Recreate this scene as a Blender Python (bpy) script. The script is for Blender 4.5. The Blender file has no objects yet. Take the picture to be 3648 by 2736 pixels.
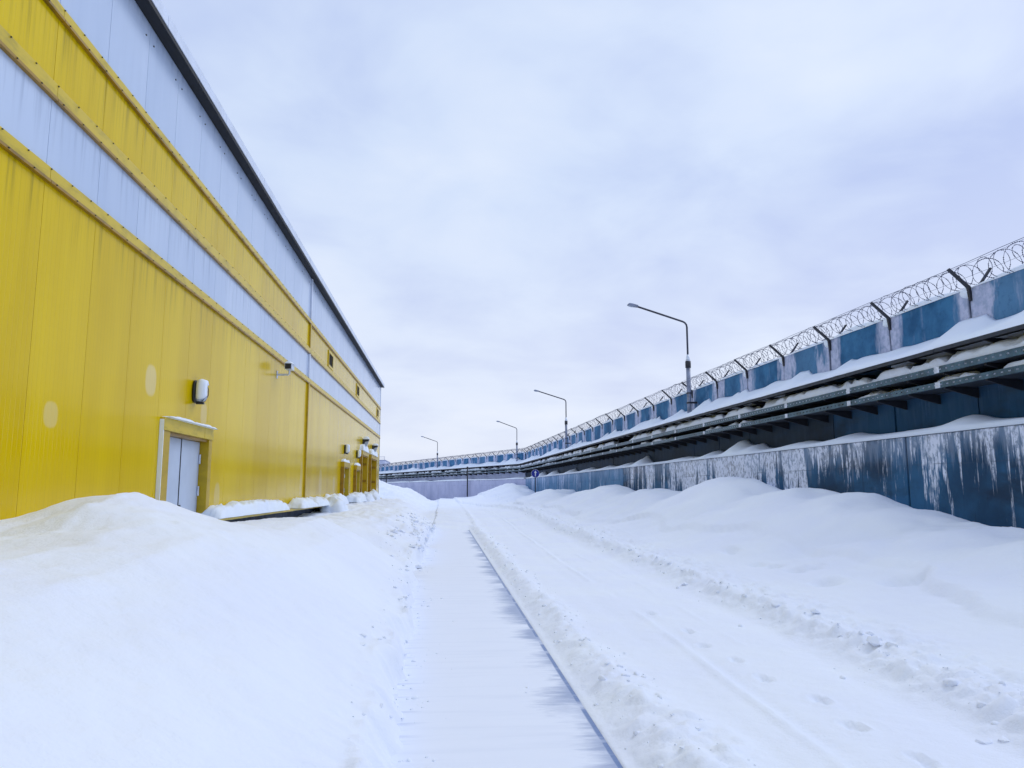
import bpy, math, random
import numpy as np
from mathutils import Vector
random.seed(7)
RAD = math.radians
scene = bpy.context.scene
col = scene.collection

# ------------------------------------------------------------------ camera
F_PX = 2740.0 / 3648.0            # focal length / image width
PITCH, YAW = RAD(7.834), RAD(5.062)
EYE = (0.0, 0.0, 1.5)
cd = bpy.data.cameras.new('camera'); cam = bpy.data.objects.new('camera', cd); col.objects.link(cam)
cd.sensor_width = 36.0; cd.lens = 36.0 * F_PX; cd.clip_start = 0.05; cd.clip_end = 3000
cam.location = EYE; cam.rotation_euler = (math.pi / 2 + PITCH, 0, -YAW)
scene.camera = cam

# ------------------------------------------------------------------ world (overcast winter sky)
SUN_ROT, SUN_EL = RAD(52), RAD(46)
world = bpy.data.worlds.new('World'); scene.world = world; world.use_nodes = True
nt = world.node_tree; nt.nodes.clear()
def wn(t, **kw):
    nd = nt.nodes.new(t)
    for k, v in kw.items(): setattr(nd, k, v)
    return nd
wout = wn('ShaderNodeOutputWorld'); mixs = wn('ShaderNodeMixShader'); mixs.inputs[0].default_value = 0.93
sky = wn('ShaderNodeTexSky', sky_type='NISHITA', sun_disc=False)
sky.sun_elevation = SUN_EL; sky.sun_rotation = SUN_ROT; sky.air_density = 1.0; sky.dust_density = 2.5
b1 = wn('ShaderNodeBackground'); b1.inputs[1].default_value = 0.10
b2 = wn('ShaderNodeBackground'); b2.inputs[1].default_value = 0.93
tc = wn('ShaderNodeTexCoord'); sep = wn('ShaderNodeSeparateXYZ')
nt.links.new(tc.outputs['Generated'], sep.inputs[0])
def wmath(op, a, b=None):
    m = wn('ShaderNodeMath', operation=op)
    for i, q in enumerate((a, b)):
        if q is None: continue
        if isinstance(q, (int, float)): m.inputs[i].default_value = q
        else: nt.links.new(q, m.inputs[i])
    return m.outputs[0]
zz = wmath('ADD', wmath('MAXIMUM', sep.outputs[2], 0.0), 0.22)
comb = wn('ShaderNodeCombineXYZ')
nt.links.new(wmath('DIVIDE', sep.outputs[0], zz), comb.inputs[0])
nt.links.new(wmath('DIVIDE', sep.outputs[1], zz), comb.inputs[1])
def wnoise(scale, detail, rough, dist=0.0):
    n_ = wn('ShaderNodeTexNoise'); n_.inputs['Scale'].default_value = scale; n_.inputs['Detail'].default_value = detail
    n_.inputs['Roughness'].default_value = rough; n_.inputs['Distortion'].default_value = dist
    nt.links.new(comb.outputs[0], n_.inputs['Vector']); return n_.outputs[0]
nz = wmath('ADD', wmath('MULTIPLY', wnoise(0.9, 4, 0.5, 0.4), 0.7), wmath('MULTIPLY', wnoise(2.6, 5, 0.55, 0.3), 0.3))
ramp = wn('ShaderNodeValToRGB')
ramp.color_ramp.elements[0].position = 0.38; ramp.color_ramp.elements[0].color = (0.455, 0.555, 0.850, 1)
ramp.color_ramp.elements[1].position = 0.66; ramp.color_ramp.elements[1].color = (0.77, 0.845, 0.975, 1)
e = ramp.color_ramp.elements.new(0.52); e.color = (0.63, 0.735, 0.940, 1)
nt.links.new(nz, ramp.inputs[0])
hz = wn('ShaderNodeMapRange'); hz.inputs[1].default_value = 0.0; hz.inputs[2].default_value = 0.38
hz.inputs[3].default_value = 0.6; hz.inputs[4].default_value = 0.0
nt.links.new(sep.outputs[2], hz.inputs[0])
mixc = wn('ShaderNodeMix', data_type='RGBA'); mixc.inputs[7].default_value = (0.88, 0.895, 0.98, 1)
nt.links.new(hz.outputs[0], mixc.inputs[0]); nt.links.new(ramp.outputs[0], mixc.inputs[6])
nt.links.new(sky.outputs[0], b1.inputs[0]); nt.links.new(mixc.outputs[2], b2.inputs[0])
nt.links.new(b1.outputs[0], mixs.inputs[1]); nt.links.new(b2.outputs[0], mixs.inputs[2]); nt.links.new(mixs.outputs[0], wout.inputs[0])

# ------------------------------------------------------------------ sun behind thin cloud
sl = bpy.data.lights.new('sun', 'SUN'); sl.energy = 0.8; sl.angle = RAD(30); sl.color = (1.0, 0.988, 0.975)
so = bpy.data.objects.new('sun', sl); col.objects.link(so)
az = SUN_ROT
sdir = Vector((math.sin(az) * math.cos(SUN_EL), math.cos(az) * math.cos(SUN_EL), math.sin(SUN_EL)))
so.rotation_euler = (-sdir).to_track_quat('-Z', 'Y').to_euler(); so.location = (0, 0, 40)

vs = scene.view_settings
vs.view_transform = 'Standard'; vs.look = 'None'; vs.gamma = 1.0; vs.exposure = 0.20; vs.use_curve_mapping = False
scene.render.engine = 'CYCLES'

# ================================================================== helpers
class MB:
    def __init__(s): s.v = []; s.f = []
    def add(s, vs_, fs):
        k = len(s.v); s.v += [tuple(p) for p in vs_]; s.f += [tuple(i + k for i in f) for f in fs]; return s
    def box(s, x0, x1, y0, y1, z0, z1):
        return s.add([(x0,y0,z0),(x1,y0,z0),(x1,y1,z0),(x0,y1,z0),(x0,y0,z1),(x1,y0,z1),(x1,y1,z1),(x0,y1,z1)],
                     [(0,3,2,1),(4,5,6,7),(0,1,5,4),(1,2,6,5),(2,3,7,6),(3,0,4,7)])
    def prism(s, poly, axis, a0, a1):
        """poly: 2-D outline, extruded along axis 'x','y' or 'z' from a0 to a1"""
        k = len(poly)
        def pt(p, a): return {'x': (a, p[0], p[1]), 'y': (p[0], a, p[1]), 'z': (p[0], p[1], a)}[axis]
        vs_ = [pt(p, a0) for p in poly] + [pt(p, a1) for p in poly]
        fs = [tuple(range(k))[::-1], tuple(range(k, 2 * k))] + [(i, (i + 1) % k, k + (i + 1) % k, k + i) for i in range(k)]
        return s.add(vs_, fs)
    def tube(s, pts, rad, n=8, cap=True):
        pts = [Vector(p) for p in pts]; k = len(pts)
        if not isinstance(rad, (list, tuple)): rad = [rad] * k
        rings = []; up = None
        for i in range(k):
            d = (pts[min(i + 1, k - 1)] - pts[max(i - 1, 0)]).normalized()
            if up is None: up = Vector((0, 0, 1)) if abs(d.z) < .9 else Vector((1, 0, 0))
            a = d.cross(up).normalized(); b = d.cross(a).normalized(); up = -b
            rings.append([pts[i] + rad[i] * (math.cos(2*math.pi*j/n) * a + math.sin(2*math.pi*j/n) * b) for j in range(n)])
        vs_ = [p for r in rings for p in r]
        fs = [(i*n + j, i*n + (j+1) % n, (i+1)*n + (j+1) % n, (i+1)*n + j) for i in range(k-1) for j in range(n)]
        if cap: fs += [tuple(range(n))[::-1], tuple(range((k-1)*n, k*n))]
        return s.add(vs_, fs)
    def mesh(s, name, mat, smooth=False):
        m = bpy.data.meshes.new(name); m.from_pydata(s.v, [], s.f); m.update()
        if smooth: m.polygons.foreach_set('use_smooth', [True] * len(m.polygons))
        if mat: m.materials.append(mat)
        return m
    def build(s, name, mat, parent=None, smooth=False, bevel=0.0):
        return link(name, s.mesh(name, mat, smooth), parent, bevel=bevel)
def link(name, mesh, parent=None, loc=None, bevel=0.0):
    o = bpy.data.objects.new(name, mesh); col.objects.link(o)
    if parent: o.parent = parent
    if loc is not None: o.location = loc
    if bevel:
        b = o.modifiers.new('bevel', 'BEVEL'); b.width = bevel; b.segments = 2; b.limit_method = 'ANGLE'
    return o
def tag(o, label, cat=None, group=None, kind=None):
    o['label'] = label
    if cat: o['category'] = cat
    if group: o['group'] = group
    if kind: o['kind'] = kind
    return o
def empty(name, loc=(0,0,0), rz=0.0):
    o = bpy.data.objects.new(name, None); col.objects.link(o); o.location = loc; o.rotation_euler = (0,0,rz); return o

def smooth01(a):
    a = np.clip(a, 0, 1); return a * a * (3 - 2 * a)
def vnoise(x, y, seed=0):
    x = np.asarray(x, float); y = np.asarray(y, float)
    ix = np.floor(x).astype(np.int64); iy = np.floor(y).astype(np.int64); fx = x - ix; fy = y - iy
    fx = fx*fx*fx*(fx*(fx*6-15)+10); fy = fy*fy*fy*(fy*(fy*6-15)+10)
    def h(a, b):
        k = (a * 374761393 + b * 668265263 + seed * 69069 + 12345) & 0xffffffff
        k = ((k ^ (k >> 13)) * 1274126177) & 0xffffffff
        k = ((k ^ (k >> 16)) * 2246822519) & 0xffffffff
        return ((k ^ (k >> 15)) & 0xffffff) / float(0xffffff)
    return (h(ix,iy)*(1-fx) + h(ix+1,iy)*fx)*(1-fy) + (h(ix,iy+1)*(1-fx) + h(ix+1,iy+1)*fx)*fy
def fbm(x, y, oct_=4, seed=0, gain=.5):
    t = 0; a = 1; s = 0
    for i in range(oct_):
        t = t + a * (vnoise(x * 2**i, y * 2**i, seed + i * 17) - .5) * 2; s += a; a *= gain
    return t / s

# ================================================================== materials
def new_mat(name):
    m = bpy.data.materials.new(name); m.use_nodes = True
    t = m.node_tree; p = t.nodes['Principled BSDF']; return m, t, p
class NB:
    """small node builder"""
    def __init__(s, t): s.t = t
    def n(s, ty, **kw):
        nd = s.t.nodes.new(ty)
        for k, v in kw.items(): setattr(nd, k, v)
        return nd
    def put(s, sock, v):
        if hasattr(v, 'is_output') or isinstance(v, bpy.types.NodeSocket): s.t.links.new(v, sock)
        elif isinstance(v, (tuple, list)): sock.default_value = (*v, 1) if len(v) == 3 and len(sock.default_value) == 4 else v
        else: sock.default_value = v
    def m(s, op, a, b=0.0, c=None):
        nd = s.n('ShaderNodeMath', operation=op); s.put(nd.inputs[0], a); s.put(nd.inputs[1], b)
        if c is not None: s.put(nd.inputs[2], c)
        return nd.outputs[0]
    def pos(s): return s.n('ShaderNodeNewGeometry').outputs['Position']
    def obj(s): return s.n('ShaderNodeTexCoord').outputs['Object']
    def sep(s, v): nd = s.n('ShaderNodeSeparateXYZ'); s.put(nd.inputs[0], v); return nd.outputs
    def scale(s, v, sc):
        nd = s.n('ShaderNodeVectorMath', operation='MULTIPLY'); s.put(nd.inputs[0], v); nd.inputs[1].default_value = sc; return nd.outputs[0]
    def noise(s, v, scale=1.0, detail=3.0, rough=.55, dist=0.0):
        nd = s.n('ShaderNodeTexNoise'); s.put(nd.inputs['Vector'], v); nd.inputs['Scale'].default_value = scale
        nd.inputs['Detail'].default_value = detail; nd.inputs['Roughness'].default_value = rough; nd.inputs['Distortion'].default_value = dist
        return nd.outputs[0]
    def rng(s, v, a, b, c=0.0, d=1.0, smooth=True):
        nd = s.n('ShaderNodeMapRange'); nd.interpolation_type = 'SMOOTHSTEP' if smooth else 'LINEAR'
        s.put(nd.inputs[0], v)
        for i, q in enumerate((a, b, c, d)): s.put(nd.inputs[i + 1], q)
        return nd.outputs[0]
    def mix(s, f, a, b):
        nd = s.n('ShaderNodeMix', data_type='RGBA'); s.put(nd.inputs[0], f); s.put(nd.inputs[6], a); s.put(nd.inputs[7], b); return nd.outputs[2]
    def bump(s, h, strength=.3, dist=.02, normal=None):
        nd = s.n('ShaderNodeBump'); s.put(nd.inputs['Height'], h); nd.inputs['Strength'].default_value = strength; nd.inputs['Distance'].default_value = dist
        if normal is not None: s.put(nd.inputs['Normal'], normal)
        return nd.outputs[0]

def plain(name, c, rough=.5, metal=0.0, var=.15, scale=6.0, bump=0.0):
    m, t, p = new_mat(name); b = NB(t)
    nz_ = b.noise(b.pos(), scale, 4)
    b.put(p.inputs['Base Color'], b.mix(b.rng(nz_, .3, .7), tuple(q * (1 - var) for q in c), tuple(min(1, q * (1 + var)) for q in c)))
    p.inputs['Roughness'].default_value = rough; p.inputs['Metallic'].default_value = metal
    if bump: b.put(p.inputs['Normal'], b.bump(b.noise(b.pos(), scale * 6, 5), bump, .01))
    return m

def snow_material(name, fine=1.0, tint=(.82, .865, .975)):
    m, t, p = new_mat(name); b = NB(t); q = b.pos()
    n1 = b.noise(q, .8, 4, .5); n2 = b.noise(q, 38, 4, .6); n3 = b.noise(q, 9, 4, .55)
    b.put(p.inputs['Base Color'], b.mix(b.rng(n1, .3, .7), tint, tuple(min(.97, c * 1.035) for c in tint)))
    p.inputs['Roughness'].default_value = .75; p.inputs['Specular IOR Level'].default_value = .18
    crust = b.rng(b.noise(q, .55, 3, .5), .45, .62)
    grit = b.noise(q, 85, 3, .6)
    nn = b.bump(n3, .40 * fine, .022); nn = b.bump(b.m('MULTIPLY', b.noise(q, 17, 5, .65), crust), .30 * fine, .02, nn)
    nn = b.bump(n2, .45 * fine, .008, nn); b.put(p.inputs['Normal'], b.bump(grit, .3 * fine, .004, nn))
    return m
SNOW = snow_material('snow')
SNOW_CAP = snow_material('snow_cap_material', .7, (.79, .86, .985))

def walkway_material():
    m, t, p = new_mat('walkway_thin_snow'); b = NB(t); q = b.pos(); x, y, z = b.sep(q)
    # pavement swept bare in streaks that run across the walkway, mostly along the right-hand edge
    streak = b.m('ADD', b.m('MULTIPLY', b.noise(b.scale(q, (1.6, 7, 1)), 1.0, 6, .66, 1.0), .62), b.m('MULTIPLY', b.noise(b.scale(q, (6, 14, 1)), 1.0, 5, .65, .5), .38))
    patch = b.noise(b.scale(q, (.8, 1.4, 1)), 1.0, 3, .5)
    lim = b.m('ADD', b.m('MULTIPLY', b.rng(patch, .3, .7), .60), -.26)
    edge = b.rng(x, .40, 1.0, 0, 1, False)
    cover = b.m('ADD', b.m('MULTIPLY', b.m('POWER', edge, 2.0), .58), b.m('MULTIPLY', lim, edge))
    thr = b.m('SUBTRACT', .93, cover)
    bare = b.rng(streak, b.m('SUBTRACT', thr, .26), b.m('ADD', thr, .24))
    line = b.rng(x, .950, .972)
    bare = b.m('MAXIMUM', b.m('MULTIPLY', bare, .66), b.m('MULTIPLY', line, b.rng(b.noise(b.scale(q, (1, 2.2, 1)), 1, 4), .30, .5)))
    lstreak = b.rng(b.noise(b.scale(q, (1.3, 11, 1)), 1.3, 4), .52, .72)
    left = b.m('MULTIPLY', b.m('MULTIPLY', b.rng(x, .0, -.35), lstreak), .28)
    bare = b.m('MAXIMUM', bare, left)
    faint = b.m('MULTIPLY', b.rng(b.noise(b.scale(q, (.8, 9, 1)), 1.0, 4), .45, .75), .06)
    bare = b.m('MAXIMUM', bare, faint)
    snowc = b.mix(b.noise(q, 2.2, 4), (.81, .855, .96), (.84, .88, .975))
    b.put(p.inputs['Base Color'], b.mix(bare, snowc, b.mix(b.noise(q, 30, 3), (.07, .145, .34), (.20, .28, .50))))
    b.put(p.inputs['Roughness'], b.m('SUBTRACT', .7, b.m('MULTIPLY', bare, .35)))
    p.inputs['Specular IOR Level'].default_value = .25
    h = b.m('ADD', b.m('MULTIPLY', b.noise(q, 26, 4), .6), streak)
    b.put(p.inputs['Normal'], b.bump(h, .16, .008))
    return m
WALKWAY = walkway_material()

def panel_paint(name, c_lo, c_hi, dirt, zlines, rough=.09, rib=.35):
    """painted sheet-metal facade panel: fine vertical ribs, oil-canning, dirt runs below the trims"""
    m, t, p = new_mat(name); b = NB(t); q = b.pos(); x, y, z = b.sep(q)
    tone = b.noise(b.scale(q, (1, .55, .12)), 1.0, 4, .6)
    ptone = b.n('ShaderNodeObjectInfo').outputs['Random']
    colr = b.mix(b.m('ADD', b.m('MULTIPLY', b.rng(tone, .3, .7), .75), b.m('MULTIPLY', ptone, .25)), c_lo, c_hi)
    run = b.noise(b.scale(q, (1, 9.0, .35)), 1.0, 5, .62)
    run2 = b.noise(b.scale(q, (1, 26.0, .5)), 1.0, 3, .6)
    mask = None
    for zl, ln in zlines:
        # nominal line z at this y
        zy = b.m('ADD', 1.5, b.m('MULTIPLY', b.m('ADD', .9589, b.m('MULTIPLY', y, .000872)), zl - 1.5))
        below = b.m('SUBTRACT', zy, z)
        k = b.m('MULTIPLY', b.rng(below, ln, 0.0), b.rng(below, -.02, .0))
        mask = k if mask is None else b.m('MAXIMUM', mask, k)
    dd = b.m('MULTIPLY', b.m('ADD', b.rng(run, .47, .72), b.m('MULTIPLY', b.rng(run2, .55, .75), .5)), b.m('ADD', b.m('MULTIPLY', mask, .55), .05))
    colr = b.mix(b.m('MINIMUM', dd, .85), colr, dirt)
    if name == 'yellow_panel_paint':   # pale patches: sky reflections in dents, painted into the colour
        for (py, pz, ry, rz, st) in [(11.08, 3.02, .2, .22, .55), (8.41, 2.28, .15, .14, .4), (13.53, 2.78, .17, .2, .4), (14.55, 1.35, .17, .28, .35),
                                     (22.9, 1.55, .22, .75, .3), (26.4, 1.6, .3, .6, .35), (29.6, 1.55, .25, .45, .3)]:
            dy = b.m('DIVIDE', b.m('SUBTRACT', y, py), ry); dz = b.m('DIVIDE', b.m('SUBTRACT', z, pz), rz)
            r2 = b.m('ADD', b.m('POWER', b.m('ABSOLUTE', dy), 2.6), b.m('POWER', b.m('ABSOLUTE', dz), 2.6))
            colr = b.mix(b.m('MULTIPLY', b.rng(r2, 1.25, .6), st), colr, (.74, .63, .36))
    b.put(p.inputs['Base Color'], colr)
    b.put(p.inputs['Roughness'], b.m('ADD', rough, b.m('MULTIPLY', b.noise(b.scale(q, (1, 2, .4)), 1.0, 3), .10)))
    p.inputs['IOR'].default_value = 1.25; p.inputs['Specular IOR Level'].default_value = .36
    rb = b.n('ShaderNodeMath', operation='PINGPONG'); b.put(rb.inputs[0], y); rb.inputs[1].default_value = .0425
    rib_h = b.rng(b.m('DIVIDE', rb.outputs[0], .0425), .0, .16)
    wav = b.noise(b.scale(q, (1, .8, .3)), 1.0, 2, .4)
    n0 = b.bump(wav, .055, .05); b.put(p.inputs['Normal'], b.bump(rib_h, rib, .004, n0))
    return m
YPAINT = panel_paint('yellow_panel_paint', (.60, .405, .0001), (.77, .555, .0002), (.24, .18, .001), [(4.74, .75), (6.59, .9), (1.06, .02)])
WPAINT = panel_paint('white_panel_paint', (.45, .545, .72), (.56, .65, .81), (.24, .31, .46), [(5.66, .65), (8.07, .30)], rough=.14, rib=.03)

def trim_material(name, c, d, amt):
    m, t, p = new_mat(name); b = NB(t); q = b.pos()
    dn = b.rng(b.noise(b.scale(q, (3, 2.2, 7)), 1.0, 5, .65), .45, .72)
    b.put(p.inputs['Base Color'], b.mix(b.m('MULTIPLY', dn, amt), c, d)); p.inputs['Roughness'].default_value = .34
    p.inputs['Specular IOR Level'].default_value = .45
    b.put(p.inputs['Normal'], b.bump(b.noise(b.scale(q, (2, 1.5, 4)), 1.0, 3), .12, .03))
    return m
YTRIM = trim_material('yellow_trim_paint', (.64, .46, .002), (.25, .19, .004), .5)
YLIP = trim_material('shaded_dirty_yellow_lip', (.34, .185, .006), (.13, .075, .008), .8)  # brown mixes dirt with underside shade, both put into the colour
YFRAME = trim_material('yellow_frame_paint', (.50, .335, .002), (.20, .13, .004), .28)
SCREW = plain('screw_dark', (.05, .045, .03), .5)
FASCIA = plain('white_fascia', (.62, .68, .80), .4, var=.08, scale=2)
SOFFIT = plain('dark_soffit', (.005, .007, .012), .7)
DOORP = plain('pale_door_paint', (.50, .58, .72), .38, var=.06, scale=1.5)
DARK = plain('dark_metal', (.022, .024, .034), .5, .2)
BLACK = plain('black_plastic', (.008, .009, .012), .35)
LOUVRE = plain('brown_louvre', (.10, .065, .02), .5)
PLINTH = plain('plinth_concrete', (.06, .085, .15), .8, var=.3, scale=3, bump=.2)
GALV = plain('galvanised_metal', (.58, .63, .72), .45, .25, var=.2, scale=10)
LGLASS = plain('lamp_glass', (.36, .42, .52), .15, var=.2, scale=12)
TRAY = plain('tray_rail_metal', (.055, .11, .15), .42, .35, var=.3, scale=4)
TRAYDK = plain('tray_plate_metal', (.025, .032, .045), .6, .2, var=.3, scale=4)
POLE = plain('pole_paint', (.045, .05, .075), .45, .3, var=.3, scale=5)
POLELT = plain('pole_galvanised', (.22, .25, .34), .45, .4, var=.3, scale=5)
WIRE = plain('razor_wire_metal', (.045, .055, .11), .4, .4)
SIGNBLUE = plain('sign_blue', (.010, .025, .30), .35, var=.05)
SIGNWHITE = plain('sign_white', (.80, .82, .86), .4, var=.04)

def fence_panel_material():
    m, t, p = new_mat('blue_fence_concrete'); b = NB(t); q = b.pos(); ox, oy, oz = b.sep(b.obj())
    rnd = b.n('ShaderNodeObjectInfo').outputs['Random']
    n1 = b.noise(q, 1.4, 5, .6); n2 = b.noise(q, 9, 5, .6)
    vert = b.noise(b.scale(q, (1, 3.0, .5)), 1.0, 5, .6)
    base = b.mix(b.rng(n1, .3, .7), (.014, .085, .20), (.048, .185, .36))
    base = b.mix(b.m('MULTIPLY', b.rng(rnd, .45, 1, 0, 1, False), .5), base, (.13, .26, .42))
    base = b.mix(b.m('MULTIPLY', b.rng(n2, .52, .72), .35), base, (.02, .07, .16))
    ed = b.m('SUBTRACT', 1.235, b.m('ABSOLUTE', ox))                    # metres from the panel's joint
    wid = b.m('ADD', .10, b.m('MULTIPLY', b.rng(b.noise(b.scale(q, (1, 2.0, .55)), 1.0, 5, .65), .30, .72), b.m('ADD', .38, b.m('MULTIPLY', rnd, .5))))
    lime = b.rng(ed, b.m('ADD', wid, .20), b.m('SUBTRACT', wid, .12))
    runs = b.m('MULTIPLY', b.rng(vert, .58, .74), b.rng(n1, .40, .62))
    lime = b.m('MAXIMUM', lime, b.m('MULTIPLY', runs, .55))
    lc = b.mix(b.noise(q, 5, 4), (.40, .44, .62), (.62, .65, .82))
    c = b.mix(b.m('MULTIPLY', lime, b.m('ADD', .62, b.m('MULTIPLY', b.rng(n2, .35, .6), .33))), base, lc)
    grime = b.m('MULTIPLY', b.rng(ed, .06, .0), b.rng(b.noise(b.scale(q, (1, 6, .8)), 1.0, 4), .35, .6))
    c = b.mix(b.m('MULTIPLY', grime, .8), c, (.03, .05, .09))
    b.put(p.inputs['Base Color'], c); p.inputs['Roughness'].default_value = .8
    p.inputs['Specular IOR Level'].default_value = .25
    b.put(p.inputs['Normal'], b.bump(b.m('ADD', n2, b.noise(q, 45, 4)), .30, .012))
    return m
FENCE = fence_panel_material()
def streaky(name, base0, base1, streak, s_lo, s_hi, cover=.5, dark=None, top=2.52):
    """painted retaining-wall concrete with lime runs from the coping"""
    m, t, p = new_mat(name); b = NB(t); q = b.pos(); x, y, z = b.sep(q)
    n1 = b.noise(q, .55, 5, .6); n2 = b.noise(q, 7, 5, .65)
    base = b.mix(b.rng(n1, .32, .68), base0, base1)
    if dark: base = b.mix(b.m('MULTIPLY', b.rng(b.noise(b.scale(q, (.5, .5, 1.2)), 1.0, 5, .6), .48, .66), .75), base, dark)
    r0 = b.noise(b.scale(q, (1, 1.25, .30)), 1.0, 5, .62, .5); r1 = b.noise(b.scale(q, (1, 4.2, .40)), 1.0, 6, .7, .4); r2 = b.noise(b.scale(q, (1, 15, 1.0)), 1.0, 5, .7, .4); r3 = b.noise(b.scale(q, (1, .16, .05)), 1.0, 3, .5)
    down = b.rng(b.m('SUBTRACT', top, z), 0.0, 1.9, 0, 1, False)
    base = b.mix(b.m('MULTIPLY', b.rng(b.m('ADD', down, b.m('MULTIPLY', b.m('SUBTRACT', r1, .5), 1.4)), .30, .0), .20 * cover), base, streak)
    thr = b.m('ADD', s_lo, b.m('ADD', b.m('MULTIPLY', down, .085), b.m('MULTIPLY', b.rng(r3, .35, .65), -.045)))
    st = b.rng(b.m('ADD', b.m('ADD', b.m('MULTIPLY', r0, .46), b.m('MULTIPLY', r1, .36)), b.m('MULTIPLY', r2, .18)), thr, b.m('ADD', thr, s_hi - s_lo))
    flake = b.rng(b.noise(b.scale(q, (1, 1, .6)), 11, 5, .7), .40, .54)
    st = b.m('MULTIPLY', st, b.m('ADD', .35, b.m('MULTIPLY', flake, .65)))
    dk = b.m('MULTIPLY', b.rng(b.noise(b.scale(q, (1, 7, .3)), 1.0, 5, .65), .56, .70), b.rng(down, .1, .5)); base = b.mix(b.m('MULTIPLY', dk, .55), base, tuple(v * .35 for v in base0))
    c = b.mix(b.m('MULTIPLY', st, cover), base, streak)
    topd = b.m('MULTIPLY', b.rng(down, .09, .0), b.rng(n2, .46, .62)); c = b.mix(b.m('MULTIPLY', topd, .6), c, (.04, .07, .12))
    hl = b.m('ABSOLUTE', b.m('SUBTRACT', z, b.m('ADD', 1.93, b.m('MULTIPLY', n1, .06))))
    crack = b.m('MULTIPLY', b.rng(hl, .016, .004), b.rng(b.noise(b.scale(q, (1, .7, 1)), 1.0, 4), .45, .6)); c = b.mix(b.m('MULTIPLY', crack, .6), c, (.03, .06, .11))
    b.put(p.inputs['Base Color'], c); p.inputs['Roughness'].default_value = .72; p.inputs['Specular IOR Level'].default_value = .3
    h = b.m('ADD', b.m('ADD', b.m('MULTIPLY', st, .8), n2), b.noise(q, 50, 4))
    b.put(p.inputs['Normal'], b.bump(h, .3, .01))
    return m
RETAIN = streaky('blue_streaked_concrete', (.005, .042, .10), (.026, .125, .26), (.70, .75, .88), .478, .522, .97, dark=(.006, .020, .045))
RETAIN2 = streaky('slate_blue_concrete', (.026, .115, .24), (.07, .20, .37), (.56, .63, .82), .495, .59, .85)
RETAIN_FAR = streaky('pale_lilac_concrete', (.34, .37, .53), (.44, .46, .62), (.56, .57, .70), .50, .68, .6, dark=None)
LOWER = streaky('shaded_lower_concrete', (.010, .022, .040), (.016, .040, .075), (.11, .17, .28), .60, .70, .45, dark=(.008, .035, .085), top=3.4)  # shade below the cable tray is put into this concrete colour
LOWER_BLUE = streaky('shaded_blue_lower_concrete', (.006, .050, .125), (.010, .075, .17), (.16, .24, .40), .57, .68, .5, dark=(.008, .018, .032), top=3.4)  # same painted-in tray shade, bluer, for the nearest panels
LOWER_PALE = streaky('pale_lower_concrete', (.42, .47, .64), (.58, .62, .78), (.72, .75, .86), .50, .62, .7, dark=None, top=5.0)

# ================================================================== perimeter frames
def rot2(a): return np.array([-math.sin(a), math.cos(a)])
A_ANG, B_ANG = RAD(1.3126), RAD(19.4987)
R_WALL = 10.0
u2 = rot2(A_ANG); n2v = np.array([-math.cos(A_ANG), -math.sin(A_ANG)])
v2 = rot2(B_ANG); m2v = np.array([-math.cos(B_ANG), -math.sin(B_ANG)])
A_ORG = -n2v * R_WALL                       # s=0 on the fence face
B_ORG = np.array([8.243, 76.788])           # fence corner
C_ORG = np.array([7.484, 70.640])           # retaining-wall corner
A_ROT, B_ROT = math.pi/2 + A_ANG, math.pi/2 + B_ANG
FR = {'A': (A_ORG, A_ROT), 'B': (B_ORG, B_ROT), 'C': (C_ORG, B_ROT)}
def frame_root(name, fr): o, r = FR[fr]; return empty(name, (o[0], o[1], 0), r)
def to_world(fr, s, t):
    o, r = FR[fr]; d = u2 if fr == 'A' else v2; nn = n2v if fr == 'A' else m2v
    return o + d * s + nn * t

# ================================================================== snow terrain
BX = np.array([-4.6,-4.1,-3.5,-3.0,-2.5,-2.0,-1.5,-1.0,-.7,-.45])
BT = [(-8,[1.1,1.1,1.1,1.1,1.05,.95,.75,.5,.34,.22]), (3,[1.15,1.15,1.15,1.12,1.08,.95,.76,.52,.36,.24]),
 (4.7,[1.18,1.18,1.08,1.08,1.10,1.02,.8,.55,.38,.25]), (5.6,[1.19,1.19,1.08,1.10,1.13,1.05,.82,.56,.39,.25]), (6.3,[1.2,1.2,1.13,1.19,1.18,1.07,.84,.57,.39,.25]),
 (7.0,[1.21,1.21,1.22,1.40,1.27,1.10,.86,.57,.39,.25]), (7.8,[1.2,1.2,1.42,1.48,1.26,1.10,.86,.57,.38,.24]), (8.6,[1.12,1.12,1.34,1.38,1.19,1.06,.85,.56,.37,.23]),
 (9.5,[1.0,1.0,1.17,1.19,1.12,1.03,.84,.55,.36,.22]), (10.4,[.92,.93,1.02,1.07,1.06,1.01,.83,.54,.35,.2]),
 (12,[.86,.88,.94,.99,1.03,1.03,.85,.53,.33,.18]), (13.1,[.84,.86,.93,1.00,1.05,1.04,.82,.5,.3,.15]),
 (14.2,[.76,.76,.78,.78,.74,.60,.36,.14,.05,.02]), (15.2,[.76,.76,.79,.80,.78,.66,.45,.27,.17,.12]), (16.6,[.78,.78,.82,.85,.85,.80,.66,.48,.38,.30]),
 (20.0,[.74,.74,.78,.83,.84,.82,.68,.48,.37,.28]), (21.0,[.70,.70,.74,.77,.74,.60,.40,.20,.10,.06]), (22.2,[.72,.72,.76,.80,.82,.79,.68,.50,.40,.32]),
 (24,[.74,.74,.78,.82,.84,.84,.74,.56,.45,.36]), (30,[.92,.92,.92,.9,.88,.82,.72,.52,.42,.34]),
 (38,[1.0,.95,.95,.95,.92,.86,.76,.58,.48,.40]), (46,[.98,.96,.95,.9,.88,.84,.76,.6,.5,.44]), (52,[.9,.9,.9,.88,.84,.8,.7,.56,.46,.42]), (60,[.6]*10), (72,[.5]*10), (200,[.5]*10)]
BTY = np.array([r[0] for r in BT], float); BTZ = np.array([r[1] for r in BT], float)
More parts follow.
